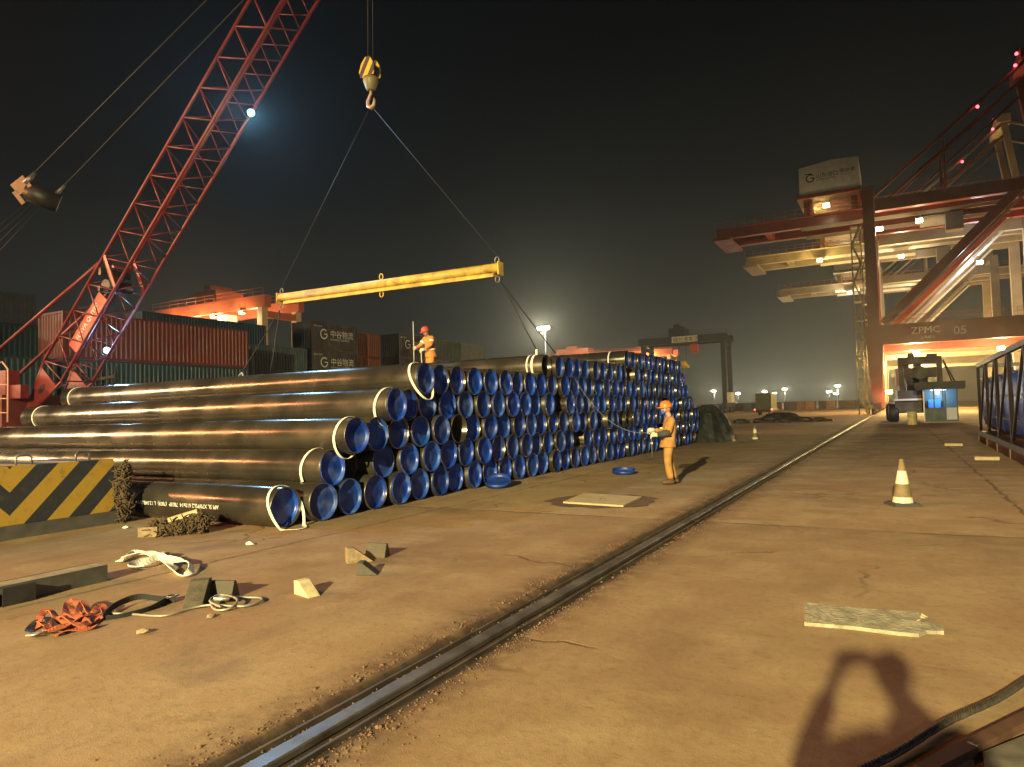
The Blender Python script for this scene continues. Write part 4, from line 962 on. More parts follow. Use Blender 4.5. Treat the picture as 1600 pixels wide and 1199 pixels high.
def person(lab, loc, rz, J, suit, helmet, skin_c=(.42, .24, .16), glove=None, boots=(.03, .028, .025), yaw=0., pitch=0., sleeve=None, face_shell=None, strips=False):
    """J: joints in local metres, facing +y. keys hip, chest, neck, head, and per side L/R: sho, elb, wri, dir(hand), kne, ank, toe"""
    r = thing('person', lab, 'person', loc, rz); V = {k: Vector(v) for k, v in J.items()}
    sk = mat('skin_%d' % int(skin_c[0] * 100), skin_c, .55, 0, .08, 20)
    vs, rs, es = [], [], []; ci = {}
    def add(n, p, rad, par=None):
        vs.append(Vector(p)); rs.append(rad); ci[n] = len(vs) - 1
        if par is not None: es.append((ci[par], ci[n]))
    add('hip', V['hip'], .10); add('waist', V['hip'].lerp(V['chest'], .45), .095, 'hip'); add('chest', V['chest'], .100, 'waist'); add('neck', V['neck'], .058, 'chest'); add('head', V['head'] - Vector((0, .01, .03)), .062, 'neck')
    for s in 'LR':
        add(s + 'sho', V[s + 'sho'] - Vector((0, 0, .02)), .040, 'chest'); add(s + 'elb', V[s + 'elb'], .036, s + 'sho'); add(s + 'wri', V[s + 'wri'], .030, s + 'elb')
        d = V[s + 'dir'].normalized(); a = V[s + 'elb'] - V[s + 'wri']
        pn = V.get(s + 'pal', d.cross(Vector((0, 0, 1)))).normalized(); sd = d.cross(pn).normalized()
        palm = V[s + 'wri'] + d * .06; add(s + 'palm', palm, (.034), s + 'wri')
        cu = V.get(s + 'cur', Vector((0, 0, -1))).normalized()
        for f, (o_, ln) in enumerate(((-.030, .060), (-.010, .072), (.010, .068), (.030, .052))):
            k0 = palm + d * .035 + sd * o_; add('%sf%da' % (s, f), k0, .010, s + 'palm')
            k1 = k0 + (d * .75 + cu * .65).normalized() * ln * .55; add('%sf%db' % (s, f), k1, .0095, '%sf%da' % (s, f))
            k2 = k1 + (d * .2 + cu).normalized() * ln * .45; add('%sf%dc' % (s, f), k2, .008, '%sf%db' % (s, f))
        t0 = palm - d * .02 - sd * .034; add(s + 'ta', t0, .013, s + 'palm'); add(s + 'tb', t0 + (d - sd * .9 + cu * .3).normalized() * .042, .0105, s + 'ta'); add(s + 'tc', t0 + (d - sd * .9 + cu * .3).normalized() * .042 + (d + cu * .6).normalized() * .03, .009, s + 'tb')
        hj = V['hip'] + (V[s + 'kne'] - V['hip']) * .16; hj.x = V[s + 'kne'].x * .75 + V['hip'].x * .25
        add(s + 'hj', hj - Vector((0, 0, .03)), .075, 'hip'); add(s + 'kne', V[s + 'kne'], .050, s + 'hj'); add(s + 'calf', V[s + 'kne'].lerp(V[s + 'ank'], .35), .048, s + 'kne'); add(s + 'ank', V[s + 'ank'], .040, s + 'calf')
    body = skinned(vs, rs, es, 0, 1); hm, R_ = head_mb(V['head'], yaw, pitch); join_mesh(body, hm)
    body.materials.clear(); body.materials.append(sk); put('body', body, r)
    # coverall follows the same joints, a little wider, ending at neck, cuffs and hems
    vs2, rs2, es2, cj = [], [], [], {}
    def add2(n, p, rad, par=None):
        vs2.append(Vector(p)); rs2.append(rad); cj[n] = len(vs2) - 1
        if par is not None: es2.append((cj[par], cj[n]))
    add2('hip', V['hip'], .158); add2('waist', V['hip'].lerp(V['chest'], .45), .150, 'hip'); add2('chest', V['chest'], .182, 'waist'); add2('col', V['chest'].lerp(V['neck'], .88), .092, 'chest')
    for s in 'LR':
        add2(s + 'sho', V[s + 'sho'], .102, 'chest'); add2(s + 'ua', V[s + 'sho'].lerp(V[s + 'elb'], .5), .076, s + 'sho'); add2(s + 'elb', V[s + 'elb'], .066, s + 'ua'); add2(s + 'cuf', V[s + 'elb'].lerp(V[s + 'wri'], .86), .052, s + 'elb')
        hj = V['hip'] + (V[s + 'kne'] - V['hip']) * .16; hj.x = V[s + 'kne'].x * .75 + V['hip'].x * .25
        add2(s + 'hj', hj - Vector((0, 0, .03)), .120, 'hip'); add2(s + 'th', hj.lerp(V[s + 'kne'], .55), .102, s + 'hj'); add2(s + 'kne', V[s + 'kne'], .086, s + 'th'); add2(s + 'hem', V[s + 'kne'].lerp(V[s + 'ank'], .95), .078, s + 'kne')
    cv = skinned(vs2, rs2, es2, 0, 2); cv.materials.clear()
    cv.materials.append(mat('suit_%d_%d' % (int(suit[0] * 100), int(suit[1] * 100)), suit, .85, 0, .25, 6, .6, 14)); put('coverall', cv, r)
    for (f0, f1, ra, rb__) in (((-.42, .0, .205, .178),) if helmet else ()):
        b_ = MB(); a_ = V['hip'] + (V['chest'] - V['hip']) * f0; c_ = V['hip'] + (V['chest'] - V['hip']) * f1; rn_ = random.Random(5)
        pr_ = [a_.lerp(c_, t_) for t_ in (0, .3, .6, 1)]
        for k_, p_ in enumerate(pr_):
            rad_ = ra + (rb__ - ra) * k_ / 3
            for q_ in range(20):
                g_ = 2 * math.pi * q_ / 20; w_ = rad_ * (1 + .04 * math.sin(5 * g_ + k_)); b_.v.append(tuple(p_ + Vector((w_ * math.cos(g_) * 1.02, w_ * math.sin(g_) * .86, 0))))
        for k_ in range(3):
            for q_ in range(20): b_.f.append([k_ * 20 + q_, k_ * 20 + (q_ + 1) % 20, k_ * 20 + 20 + (q_ + 1) % 20, k_ * 20 + 20 + q_]); b_.sm.append(True)
        b_.build('jacket_hem', cv.materials[0], r)
    if strips:
        for (A_, B_, f_, rr_) in (('hip', 'chest', .25, .172), ('Lsho', 'Lelb', .55, .079), ('Rsho', 'Relb', .55, .079)):
            c_ = V[A_].lerp(V[B_], f_); d_ = (V[B_] - V[A_]).normalized(); b_ = MB(); b_.path([c_ - d_ * .025, c_ + d_ * .025], rr_, 18, caps=False); b_.build('reflective_strip', M_LET, r)
    if sleeve:
        for s in sleeve:
            b_ = MB(); b_.path([V[s + 'elb'].lerp(V[s + 'wri'], -.12), V[s + 'elb'].lerp(V[s + 'wri'], .4), V[s + 'elb'].lerp(V[s + 'wri'], .95)], [.080, .072, .056], 12); b_.build('oversleeve', mat('oversleeve_dark', (.045, .045, .045), .8), r)
    if glove:
        for s in 'LR':
            b_ = MB(); d = V[s + 'dir'].normalized(); cu = V.get(s + 'cur', Vector((0, 0, -1))).normalized(); pw_ = V[s + 'wri']
            b_.path([pw_ - d * .03, pw_ + d * .03, pw_ + d * .10], [.042, .046, .044], 10)
            pn = V.get(s + 'pal', d.cross(Vector((0, 0, 1)))).normalized(); sd = d.cross(pn).normalized()
            for o_ in (-.030, -.010, .010, .030):
                k0 = pw_ + d * .092 + sd * o_; k1 = k0 + (d * .75 + cu * .65).normalized() * .038; b_.path([k0, k1, k1 + (d * .2 + cu).normalized() * .034], [.014, .013, .011], 7)
            t0 = pw_ + d * .04 - sd * .036; b_.path([t0, t0 + (d - sd * .9 + cu * .3).normalized() * .045, t0 + (d - sd * .9 + cu * .3).normalized() * .045 + (d + cu * .6).normalized() * .032], [.017, .014, .011], 7)
            b_.build('glove', mat('work_glove', glove, .9, 0, .1, 20), r)
    for s in 'LR':
        a = V[s + 'ank']; t = V[s + 'toe']; f = (t - a); f.z = 0; f.normalize(); zb = min(a.z, t.z) - .035
        b_ = MB(); b_.path([a + Vector((0, 0, .10)), a + Vector((0, 0, .01)) - f * .015], [.055, .058], 12)
        b_.path([a - f * .075 + Vector((0, 0, zb - a.z + .045)), a - f * .02 + Vector((0, 0, zb - a.z + .055)), a + f * .08 + Vector((0, 0, zb - a.z + .05)), a + f * .16 + Vector((0, 0, zb - a.z + .045)), a + f * .195 + Vector((0, 0, zb - a.z + .04))], [.042, .054, .050, .046, .028], 12)
        b_.build('boot', mat('work_boot', boots, .7), r)
    hc = V['head']
    for e in (-1, 1):
        v2, f2 = lump((0, 0, 0), .011, 2, (1.2, .6, .8), 0); b_ = MB(); b_.add([hc + R_ @ (Vector((e * .030, .083, .006)) + Vector(v)) for v in v2], f2, True); b_.build('eye', M_INK, r)
    if helmet:
        b_ = MB(); pr = [(.108, .0), (.112, .02), (.108, .06), (.090, .10), (.055, .128), (.015, .138), (.001, .138)]
        b_.lathe(pr, 24, close=False); m4 = Matrix.Translation(hc + R_ @ Vector((0, .0, .035))) @ R_.to_4x4() @ Matrix.Scale(1.18, 4, (0, 1, 0))
        nb = len(b_.v); ang = [math.pi * k / 12 for k in range(13)]
        b_.add([(.112 * math.cos(g), .112 * math.sin(g), .004) for g in ang] + [(.118 * math.cos(g), .112 * math.sin(g) + .062 * math.sin(g), -.012) for g in ang] + [(.118 * math.cos(g), .112 * math.sin(g) + .062 * math.sin(g), -.004) for g in ang] + [(.112 * math.cos(g), .112 * math.sin(g), .014) for g in ang],
               [(q * 13 + i, q * 13 + i + 1, q * 13 + 14 + i, q * 13 + 13 + i) for q in range(3) for i in range(12)])
        b_.path([(0, -.11, .03), (0, -.10, .075), (0, -.055, .128), (0, 0, .143), (0, .055, .128), (0, .10, .075)], .010, 6)
        b_.v = [tuple(m4 @ Vector(v)) for v in b_.v]; b_.build('helmet', mat('helmet_%d' % int(helmet[1] * 100), helmet, .4), r)
        b_ = MB(); b_.path([hc + R_ @ Vector(v) for v in ((.085, .0, .04), (.078, .02, -.05), (.045, .045, -.118), (0, .055, -.13), (-.045, .045, -.118), (-.078, .02, -.05), (-.085, .0, .04))], .006, 6); b_.build('chin_strap', M_INK, r)
    else:
        b_ = MB(); v2, f2 = lump((0, 0, 0), 1, 3, (.086, .104, .10), .04, 9); b_.add([hc + R_ @ (Vector(v) + Vector((0, -.016, .042))) for v in v2 if True], f2, True); b_.build('hair', M_INK, r)
    if face_shell:
        b_ = MB(); v2, f2 = lump((0, 0, 0), 1, 3, (.064, .045, .056), 0); b_.add([hc + R_ @ (Vector(v) + Vector((0, .066, -.062))) for v in v2], f2, True); b_.build('blue_face_shell', mat('face_shell_blue', face_shell, .8), r)  # blue shell over the lower face
    return r
wl = G(1047, 757)
J1 = dict(hip=(0, 0, .96), chest=(0, -.05, 1.32), neck=(0, -.03, 1.50), head=(0, .03, 1.63),
    Lsho=(-.19, -.05, 1.42), Lelb=(-.23, .04, 1.12), Lwri=(-.16, .28, 1.08), Ldir=(.25, 1, .05), Lcur=(.2, .1, -1), Lpal=(1, -.2, 0),
    Rsho=(.19, -.05, 1.42), Relb=(.23, .02, 1.14), Rwri=(.11, .30, 1.18), Rdir=(-.2, 1, .05), Rcur=(-.3, .1, -1), Rpal=(-1, -.2, 0),
    Lkne=(-.10, .06, .52), Lank=(-.10, .0, .085), Ltoe=(-.12, .18, .05), Rkne=(.10, -.02, .52), Rank=(.12, -.14, .085), Rtoe=(.14, .04, .05))
worker = person('worker in yellow orange coverall and orange helmet holding a rope by the pipes', wl, RAD(119.5), J1, (.38, .195, .055), (.66, .18, .02), glove=(.62, .55, .40), sleeve='L', face_shell=(.05, .10, .55), boots=(.10, .06, .03))
# rope from the raised pipe to the worker
ra = PX(897, 590, -7.7); rb_ = Vector(wl) + Matrix.Rotation(RAD(119.5), 3, 'Z') @ Vector((.02, .38, 1.13))
o = MB().path(catenary(ra, rb_, .45, 24) + [rb_ + Vector((.02, .0, -.3)), rb_ + Vector((.0, .05, -.55))], .008, 6).build('tag_line', mat('tag_rope', (.16, .155, .15), .8)); tag(o, 'grey tag line sagging from the pipes to the worker with helmet', 'rope')
# worker on top of the stack
w2y = 16.6 + 2 * SPC - .335 - .0; w2 = PY(673, 575, w2y); w2 = Vector((w2.x, w2y, 4 * PITCH + PD_ - .02))
J2 = dict(hip=(0, 0, .95), chest=(0, .05, 1.31), neck=(0, .10, 1.47), head=(0, .16, 1.58),
    Lsho=(-.19, .05, 1.41), Lelb=(-.27, .16, 1.16), Lwri=(-.16, .34, 1.02), Ldir=(.4, .8, -.3), Lcur=(.3, .2, -1), Lpal=(1, -.3, 0),
    Rsho=(.19, .05, 1.41), Relb=(.28, .18, 1.18), Rwri=(.20, .38, 1.10), Rdir=(0, 1, -.1), Rcur=(-.6, .2, -.6), Rpal=(-1, -.2, 0),
    Lkne=(-.10, .05, .52), Lank=(-.12, .0, .085), Ltoe=(-.15, .17, .05), Rkne=(.10, .03, .52), Rank=(.12, -.04, .085), Rtoe=(.15, .13, .05))
rz2 = math.atan2(-(-.87 * .75 + .48 * .65), (-.49 * .75 - .87 * .65)); 
person('worker in orange coverall and red helmet standing on top of the pipes', w2, rz2, J2, (.58, .22, .05), (.55, .07, .04), glove=(.60, .42, .30), pitch=-.35, strips=True)
hp = w2 + Matrix.Rotation(rz2, 3, 'Z') @ Vector((.20, .48, 1.06))
o = MB().path([hp + Vector((0, 0, -1.0)), hp + Vector((.0, 0, .85))], .013, 8); o.lathe([(.02, 0), (.024, .02), (.024, .1), (.014, .12)], 8, c=tuple(hp + Vector((0, 0, -1.02)))); tag(o.build('pole', mat('pole_grey', (.45, .47, .48), .5)), 'thin pale pole held upright by worker on the pipes', 'pole')
hp2 = w2 + Matrix.Rotation(rz2, 3, 'Z') @ Vector((-.12, .42, .98))
o = MB().path([hp2, hp2 + Vector((.05, -.05, -.5)), hp2 + Vector((.0, -.02, -1.0))], .016, 6).build('hand_rope', mat('hand_rope', (.5, .46, .42), .85)); tag(o, 'short pale rope hanging from the hand of the upper worker', 'rope')

# the photographer, whose shadow falls on the ground
fz = Vector((ray(800, 600).x, ray(800, 600).y, 0)).normalized(); pr = Vector((-fz.x * .42, -fz.y * .42, 0)); prz = math.atan2(-fz.x, fz.y)
J3 = dict(hip=(.06, -.02, .97), chest=(.05, -.03, 1.34), neck=(.04, 0, 1.52), head=(.03, .05, 1.66),
    Lsho=(-.15, -.02, 1.43), Lelb=(-.34, .20, 1.26), Lwri=(-.125, .36, 1.55), Ldir=(.35, .12, .9), Lcur=(.6, -.2, .5), Lpal=(0, 1, 0),
    Rsho=(.25, -.02, 1.43), Relb=(.38, .16, 1.22), Rwri=(.13, .35, 1.53), Rdir=(-.35, .12, .9), Rcur=(-.6, -.2, .5), Rpal=(0, 1, 0),
    Lkne=(-.06, .02, .52), Lank=(-.08, -.03, .085), Ltoe=(-.12, .14, .05), Rkne=(.18, .02, .52), Rank=(.20, -.03, .085), Rtoe=(.24, .14, .05))
person('person holding up a phone, seen only as shadow on the ground', pr, prz, J3, (.08, .09, .12), None)
ph = thing('phone', 'flat dark phone held sideways, only its shadow shows', 'phone', pr, prz)
b = MB(); b.bb((-.092, .385, 1.608), (.068, .394, 1.686)); b.build('case', M_DARK, ph)
b = MB(); b.bb((-.088, .3835, 1.612), (.064, .385, 1.682)); b.build('screen', mat('screen_black', (.01, .01, .012), .1), ph)

# ================================================================== things on the ground, left
blk = thing('counterweight_block', 'block with black and yellow diagonal stripes on a dark plinth', 'counterweight', (-11.35, 4.0, 0), .02)
hzm = bpy.data.materials.new('hazard_stripes'); hzm.use_nodes = True
hazard(hzm, (1, 2), 1.55, (.018, .022, .030), (.34, .215, .03), 1.30, -.95)
b = MB(); b.bb((-1.5, -.6, .20), (0, 2.86, 1.06)); b.build('striped_body', hzm, blk)
b = MB(); b.bb((-1.6, -.7, 0), (.06, 3.02, .196)); b.build('plinth', mat('plinth_dark', (.06, .055, .05), .8, 0, .3, 5), blk)
for y in (1.55, 2.42):
    b = MB(); b.path([(-.12, y - .11, 1.04), (-.12, y - .11, 1.16), (-.12, y - .07, 1.205), (-.12, y + .07, 1.205), (-.12, y + .11, 1.16), (-.12, y + .11, 1.04)], .016, 8); b.build('lifting_eye', M_STEEL, blk)
hemp = mat('frayed_hemp', (.075, .050, .026), .95, 0, .5, 25, .6, 80)
def fibre_heap(name, lab, cat, loc, path_pts, r, n, seed):
    rn = random.Random(seed); o_ = thing(name, lab, cat, loc); b_ = MB(); pts = [Vector(p) for p in path_pts]
    for k in range(n):
        f = rn.random() * (len(pts) - 1.001); i = int(f); c = pts[i].lerp(pts[i + 1], f - i)
        d = (pts[i + 1] - pts[i]).normalized(); a_ = Vector((rn.gauss(0, 1), rn.gauss(0, 1), rn.gauss(0, 1))).normalized()
        s_ = c + a_ * r * rn.uniform(.55, 1); e_ = s_ + (d * rn.uniform(-1, 1) + a_.cross(d) * rn.uniform(-1.2, 1.2) + Vector((rn.gauss(0, .22), rn.gauss(0, .22), rn.gauss(0, .22)))).normalized() * rn.uniform(.08, .17)
        s_.z = max(s_.z, .008); e_.z = max(e_.z, .008); m_ = s_.lerp(e_, .5) + a_ * .03; m_.z = max(m_.z, .008)
        b_.path([s_, m_, e_], .009, 5)
    b_.build('fibres', hemp, o_); b_ = MB(); b_.path(pts, [r * .6] + [r * .85] * (len(pts) - 2) + [r * .5], 10); b_.build('core', hemp, o_); return o_
p = G(188, 795)
fibre_heap('rope_bundle', 'frayed brown rope tied round the right end of striped block', 'rope', (-11.35, 6.92, 0), [(.05, .05, .10), (.10, .02, .40), (.06, .0, .68), (.02, .08, .92)], .10, 420, 1)
p = G(245, 838)
hp_ = fibre_heap('rope_bundle', 'frayed rope heap on a wooden block below the nearest pipe', 'rope', p, [(-.05, .0, .09), (.18, .14, .10), (.36, .32, .17), (.45, .45, .14)], .10, 620, 2)
b = MB(); b.beam((.12, .10, .22), (.36, .40, .32), .13, .06); b.build('wood_stick', mat('fresh_wood', (.55, .42, .22), .8, 0, .2, 30), hp_)
b = MB(); b.beam((-.22, -.10, .07), (.02, .04, .07), .18, .14); b.build('wood_block', M_WOOD, hp_)
# steel channel lying at the left edge
ch = thing('steel_channel', 'long dark steel channel beam lying at the left edge', 'steel beam', (-7.3, 4.32, 0), .0)
chm = mat('channel_steel', (.085, .085, .075), .5, .4, .3, 4, .1, 40)
b = MB(); b.bb((-.02, -3.2, 0), (.0, 0, .17)); b.bb((-.26, -3.2, 0), (-.24, 0, .17)); b.bb((-.24, -.02, .0), (-.02, 0, .15)); b.build('channel', chm, ch)
b = MB(); b.bb((-.24, -3.2, .15), (-.02, -.004, .168)); b.build('dusty_top_plate', mat('dusty_plate', (.22, .175, .11), .9, 0, .3, 6), ch)
b = MB(); b.bb((0, -1.00, .02), (.09, -.76, .15)); b.bb((.09, -1.02, .0), (.10, -.74, .17)); b.build('bracket', M_DARK, ch)
b = MB(); b.bb((0, -1.35, .02), (.09, -1.14, .15)); b.bb((.09, -1.37, .0), (.10, -1.12, .17)); b.build('bracket', M_DARK, ch)
# flat white round sling thrown in a heap
def smooth(pts, n=6):
    pts = [Vector(p) for p in pts]; out = []
    for i in range(len(pts) - 1):
        p0, p1, p2, p3 = pts[max(i - 1, 0)], pts[i], pts[i + 1], pts[min(i + 2, len(pts) - 1)]
        for k in range(n):
            t = k / n; out.append(.5 * ((2 * p1) + (p2 - p0) * t + (2 * p0 - 5 * p1 + 4 * p2 - p3) * t * t + (3 * p1 - p0 - 3 * p2 + p3) * t ** 3))
    return out + [pts[-1]]
def gp_(px, py, z): q = G(px, py); q.z = z; return q
sl = thing('webbing_sling', 'white webbing sling thrown in a loose heap on the concrete', 'sling', G(240, 888)); o0 = Vector(sl.location)
b = MB()
pp = smooth([gp_(x, y, z) - o0 for x, y, z in ((186, 881, .03), (205, 872, .06), (236, 871, .05), (262, 871, .03), (250, 877, .07), (222, 882, .04), (204, 889, .02), (222, 890, .05), (248, 882, .09), (262, 886, .06), (270, 896, .03), (285, 903, .02), (298, 899, .04), (296, 890, .07), (276, 888, .09), (252, 880, .06), (226, 876, .10), (190, 880, .04))])
rn = random.Random(4); sides = []
for i in range(len(pp)):
    g = math.sin(i * .23) * .9; t = (pp[min(i + 1, len(pp) - 1)] - pp[max(i - 1, 0)]).normalized(); h_ = t.cross(Vector((0, 0, 1))).normalized()
    sides.append(h_ * math.cos(g) + Vector((0, 0, 1)) * math.sin(g))
b.ribbon(pp, .085, .010, sides); b.build('webbing', M_WEB, sl)
# orange harness
hn = thing('safety_harness', 'orange webbing harness with buckle lying in the left foreground', 'harness', G(110, 985)); o0 = Vector(hn.location)
om = mat('orange_webbing', (.36, .085, .03), .8, 0, .25, 25, .3, 120)
for k, cp in enumerate((((48, 998, .015), (75, 993, .04), (105, 985, .06), (130, 975, .08), (150, 968, .05), (160, 962, .03)),
        ((58, 985, .02), (66, 972, .10), (80, 970, .12), (92, 980, .06), (108, 984, .03)), ((100, 982, .05), (104, 962, .12), (114, 955, .16), (122, 960, .13)),
        ((120, 972, .06), (130, 958, .14), (142, 968, .06), (158, 958, .10), (165, 966, .02)), ((70, 990, .03), (95, 976, .09), (125, 984, .05), (150, 972, .03)), ((44, 990, .012), (54, 978, .05), (70, 974, .08)),
        ((85, 996, .012), (112, 990, .03), (140, 985, .02), (152, 980, .015)), ((62, 981, .06), (78, 985, .05), (98, 972, .07), (118, 975, .09), (138, 980, .03)), ((110, 960, .10), (124, 970, .06), (146, 962, .05), (156, 972, .02)), ((74, 977, .09), (88, 988, .03), (104, 992, .01)))):
    pts = smooth([gp_(q[0], q[1], .008 + q[2] * .62) - o0 for q in cp]); sd = []
    for i in range(len(pts)):
        t = (pts[min(i + 1, len(pts) - 1)] - pts[max(i - 1, 0)]).normalized(); h_ = t.cross(Vector((0, 0, 1))).normalized(); g = .5 * math.sin(i * .5 + k); sd.append(h_ * math.cos(g) + Vector((0, 0, 1)) * math.sin(g))
    b = MB(); b.ribbon(pts, .055, .007, sd); b.build('webbing', om if k not in (5, 9) else M_DARK, hn)
b = MB(); q = gp_(55, 997, .03) - o0; b.path([q + Vector((.05 * c, .05 * s, .01 * c)) for c, s in ((1, .8), (1, -.8), (-1, -.8), (-1, .8))], .009, 6, closed=True); b.build('buckle', mat('buckle_metal', (.6, .55, .45), .35, .8), hn)
ds = thing('dark_strap', 'dark flat strap loop between the orange harness and chocks', 'strap', G(215, 955)); o0 = Vector(ds.location)
b = MB()
for cp in (((160, 968, .02), (180, 955, .05), (215, 945, .07), (250, 943, .04), (274, 942, .02)), ((165, 970, .01), (200, 964, .015), (235, 955, .02), (262, 942, .03))):
    b.ribbon(smooth([gp_(*q) - o0 for q in cp]), .06, .008, Vector((.3, -.3, .8)))
b.build('webbing', mat('strap_black', (.025, .028, .030), .7), ds)
b = MB(); q = gp_(266, 941, .03) - o0
for k in range(3): b.path([q + Vector((.03 * k - .02 + .035 * math.cos(g), .05 * math.sin(g), .012 + .01 * k)) for g in [2 * math.pi * t / 12 for t in range(12)]], .009, 6, closed=True)
b.build('ratchet', M_STEEL, ds)
# wire loop sling
ws = thing('wire_loop', 'thin grey wire sling coiled beside the two wooden chocks', 'wire sling', G(350, 948)); o0 = Vector(ws.location)
b = MB(); b.path(smooth([gp_(*q) - o0 for q in ((160, 962, .02), (200, 962, .014), (255, 965, .014), (300, 954, .02), (330, 951, .03), (380, 951, .02), (408, 943, .02), (406, 937, .015), (385, 937, .02), (350, 941, .05), (330, 948, .04), (338, 957, .02), (362, 955, .03), (370, 945, .05), (345, 940, .06), (328, 948, .05), (345, 954, .03))]), .011, 6); b.build('wire', mat('grey_wire', (.32, .29, .22), .5, .5), ws)
b = MB(); q = gp_(345, 947, .06) - o0; b.path([q - Vector((.05, .03, 0)), q + Vector((.05, .05, .0))], .02, 8); b.build('ferrule', mat('ferrule', (.7, .68, .6), .35, .8), ws)
# wooden wedges
def wedge(lab, loc, L, Wd, Hh, rz, m, lie=0, rx=0):
    b_ = MB(); tp = .28
    if lie == 0: vs = [(-L / 2, -Wd / 2, 0), (L / 2, -Wd / 2, 0), (L / 2, Wd / 2, 0), (-L / 2, Wd / 2, 0), (-L / 2, -Wd / 2, Hh), (-L / 2 + L * tp, -Wd / 2, Hh), (-L / 2 + L * tp, Wd / 2, Hh), (-L / 2, Wd / 2, Hh)]
    else: vs = [(-L / 2, -Wd / 2, 0), (L / 2, -Wd / 2, 0), (L / 2, Wd / 2, 0), (-L / 2, Wd / 2, 0), (-L / 2, -Wd * .12, Hh), (L / 2, -Wd * .12, Hh), (L / 2, Wd * .12, Hh), (-L / 2, Wd * .12, Hh)]
    b_.add(vs, [(0, 3, 2, 1), (4, 5, 6, 7), (0, 1, 5, 4), (1, 2, 6, 5), (2, 3, 7, 6), (3, 0, 4, 7)])
    o_ = b_.build('wooden_wedge', m); o_.location = loc; o_.rotation_euler = (rx, 0, rz); bv = o_.modifiers.new('b', 'BEVEL'); bv.width = .008; bv.segments = 2
    return tag(o_, lab, 'wedge', 'wooden wedges on the ground')
wd_d = mat('wedge_dark', (.065, .055, .040), .8, 0, .3, 12, .3, 60); wd_l = mat('wedge_light', (.48, .40, .25), .8, 0, .2, 15, .2, 60)
wedge('dark wooden wedge left of the wire coil, its pale end up', G(308, 943), .36, .17, .19, -.9, wd_d)
wedge('dark wooden wedge just behind the wire coil', G(345, 934), .30, .16, .16, .35, wd_d, 1)
wedge('brown wooden wedge at the left of the three together', G(562, 878), .30, .16, .17, .9, M_WOOD)
wedge('dark wooden wedge at the right of the three together', G(590, 870), .26, .15, .16, .2, wd_d, 1)
wedge('small dark wedge in front of the other two', G(576, 897), .22, .17, .13, .5, wd_d)
wedge('pale wooden wedge lying alone right of the wire coil', G(480, 930), .26, .13, .13, -.25, wd_l)
# manhole cover slab
cv = thing('cover_slab', 'pale rectangular cover slab in the concrete near the worker', 'cover', (0, 0, 0))
c4 = [G(880, 787), G(912, 773), G(1003, 779), G(974, 793)]; cc = sum(c4, Vector()) / 4; cv.location = cc
b = MB(); lo = [p - cc + Vector((0, 0, .005)) for p in c4]; hi = [p - cc + Vector((0, 0, .035)) for p in c4]; b.add(lo + hi, [(0, 1, 2, 3), (7, 6, 5, 4)] + [(i, (i + 1) % 4, 4 + (i + 1) % 4, 4 + i) for i in range(4)])
b.build('slab', mat('cover_concrete', (.46, .36, .20), .85, 0, .12, 6, .2, 40, dirt=(.25, .17, .08), dscale=3), cv)
b = MB(); b.path([Vector((-.06, 0, .036)), Vector((0, 0, .055)), Vector((.06, 0, .036))], .008, 6); b.build('lifting_ring', M_STEEL, cv)
b = MB(); rn = random.Random(8); ring = [Vector((1.02 * math.cos(g) * (1 + rn.uniform(-.12, .12)), .95 * math.sin(g) * (1 + rn.uniform(-.12, .12)), .004)) for g in [2 * math.pi * k / 28 for k in range(28)]]
b.add([cc * 0 + v for v in ring], [tuple(range(28))]); b.build('dark_surround', mat('surround_dark', (.12, .072, .042), .8, 0, .3, 5), cv)  # flat irregular darker patch around the slab
# blue caps fallen off
for px, py, rx, lab in ((975, 741, .10, 'blue pipe cap lying flat on the ground near the worker'), (778, 762, .35, 'blue pipe cap leaning at the foot of the stack')):
    b = MB(); b.lathe([(.285, .09), (.295, .09), (.29, .0), (.26, .004), (.001, .006)], 28, close=False); b.lathe([(.001, .0), (.26, -.002), (.285, .0), (.285, .09)], 28, close=False)
    o = b.build('fallen_cover', MATS['cap_blue_20']); o.location = G(px, py) + Vector((0, 0, .005 + .29 * math.sin(rx))); o.rotation_euler = (rx, rx * .5, 0); tag(o, lab, 'cap', 'loose blue pipe caps')
# tarpaulin heap at the end of the stack
tp = G(1112, 691); b = MB(); n1, n2 = 30, 12; rn = random.Random(14); vs = []
for j in range(n2 + 1):
    f = j / n2; h_ = 1.75 * (1 - f ** 1.6)
    for i in range(n1):
        g = 2 * math.pi * i / n1; rr = (.15 + 1.0 * f ** .8) * (1 + .10 * math.sin(5 * g + f * 3) + .06 * math.sin(11 * g) * f) + rn.uniform(-.03, .03)
        vs.append((1.05 * rr * math.cos(g) + .15 * (1 - f) - .25 * (1 - f), 1.6 * rr * math.sin(g), max(.0, h_ + rn.uniform(-.03, .03)) if j < n2 else 0))
b.add(vs, [(j * n1 + i, j * n1 + (i + 1) % n1, (j + 1) * n1 + (i + 1) % n1, (j + 1) * n1 + i) for j in range(n2) for i in range(n1)] + [tuple(range(n1))[::-1]])
o = b.build('tarpaulin_heap', mat('dark_green_tarp', (.020, .025, .022), .6, 0, .35, 2, .4, 8)); o.location = (tp.x - .35, tp.y + 1.2, 0); tag(o, 'dark green tarpaulin draped in a heap at the stack end', 'tarpaulin')
# timbers under the bottom layer
for x in (-9.4, -14.2, -19.0):
    b = MB(); b.bb((-.10, 0, -.0), (.10, 26.6, .03)); b.bb((-.08, -.15, 0), (.08, 0, .028)); o = b.build('dunnage_timber', M_WOOD); o.location = (x, 7.4, -.028); tag(o, 'flat timber under the bottom pipes, %s' % {-9.4: 'near their blue ends', -14.2: 'at mid length', -19.0: 'near their far ends'}[x], 'timber', 'timbers under the pipe stack')

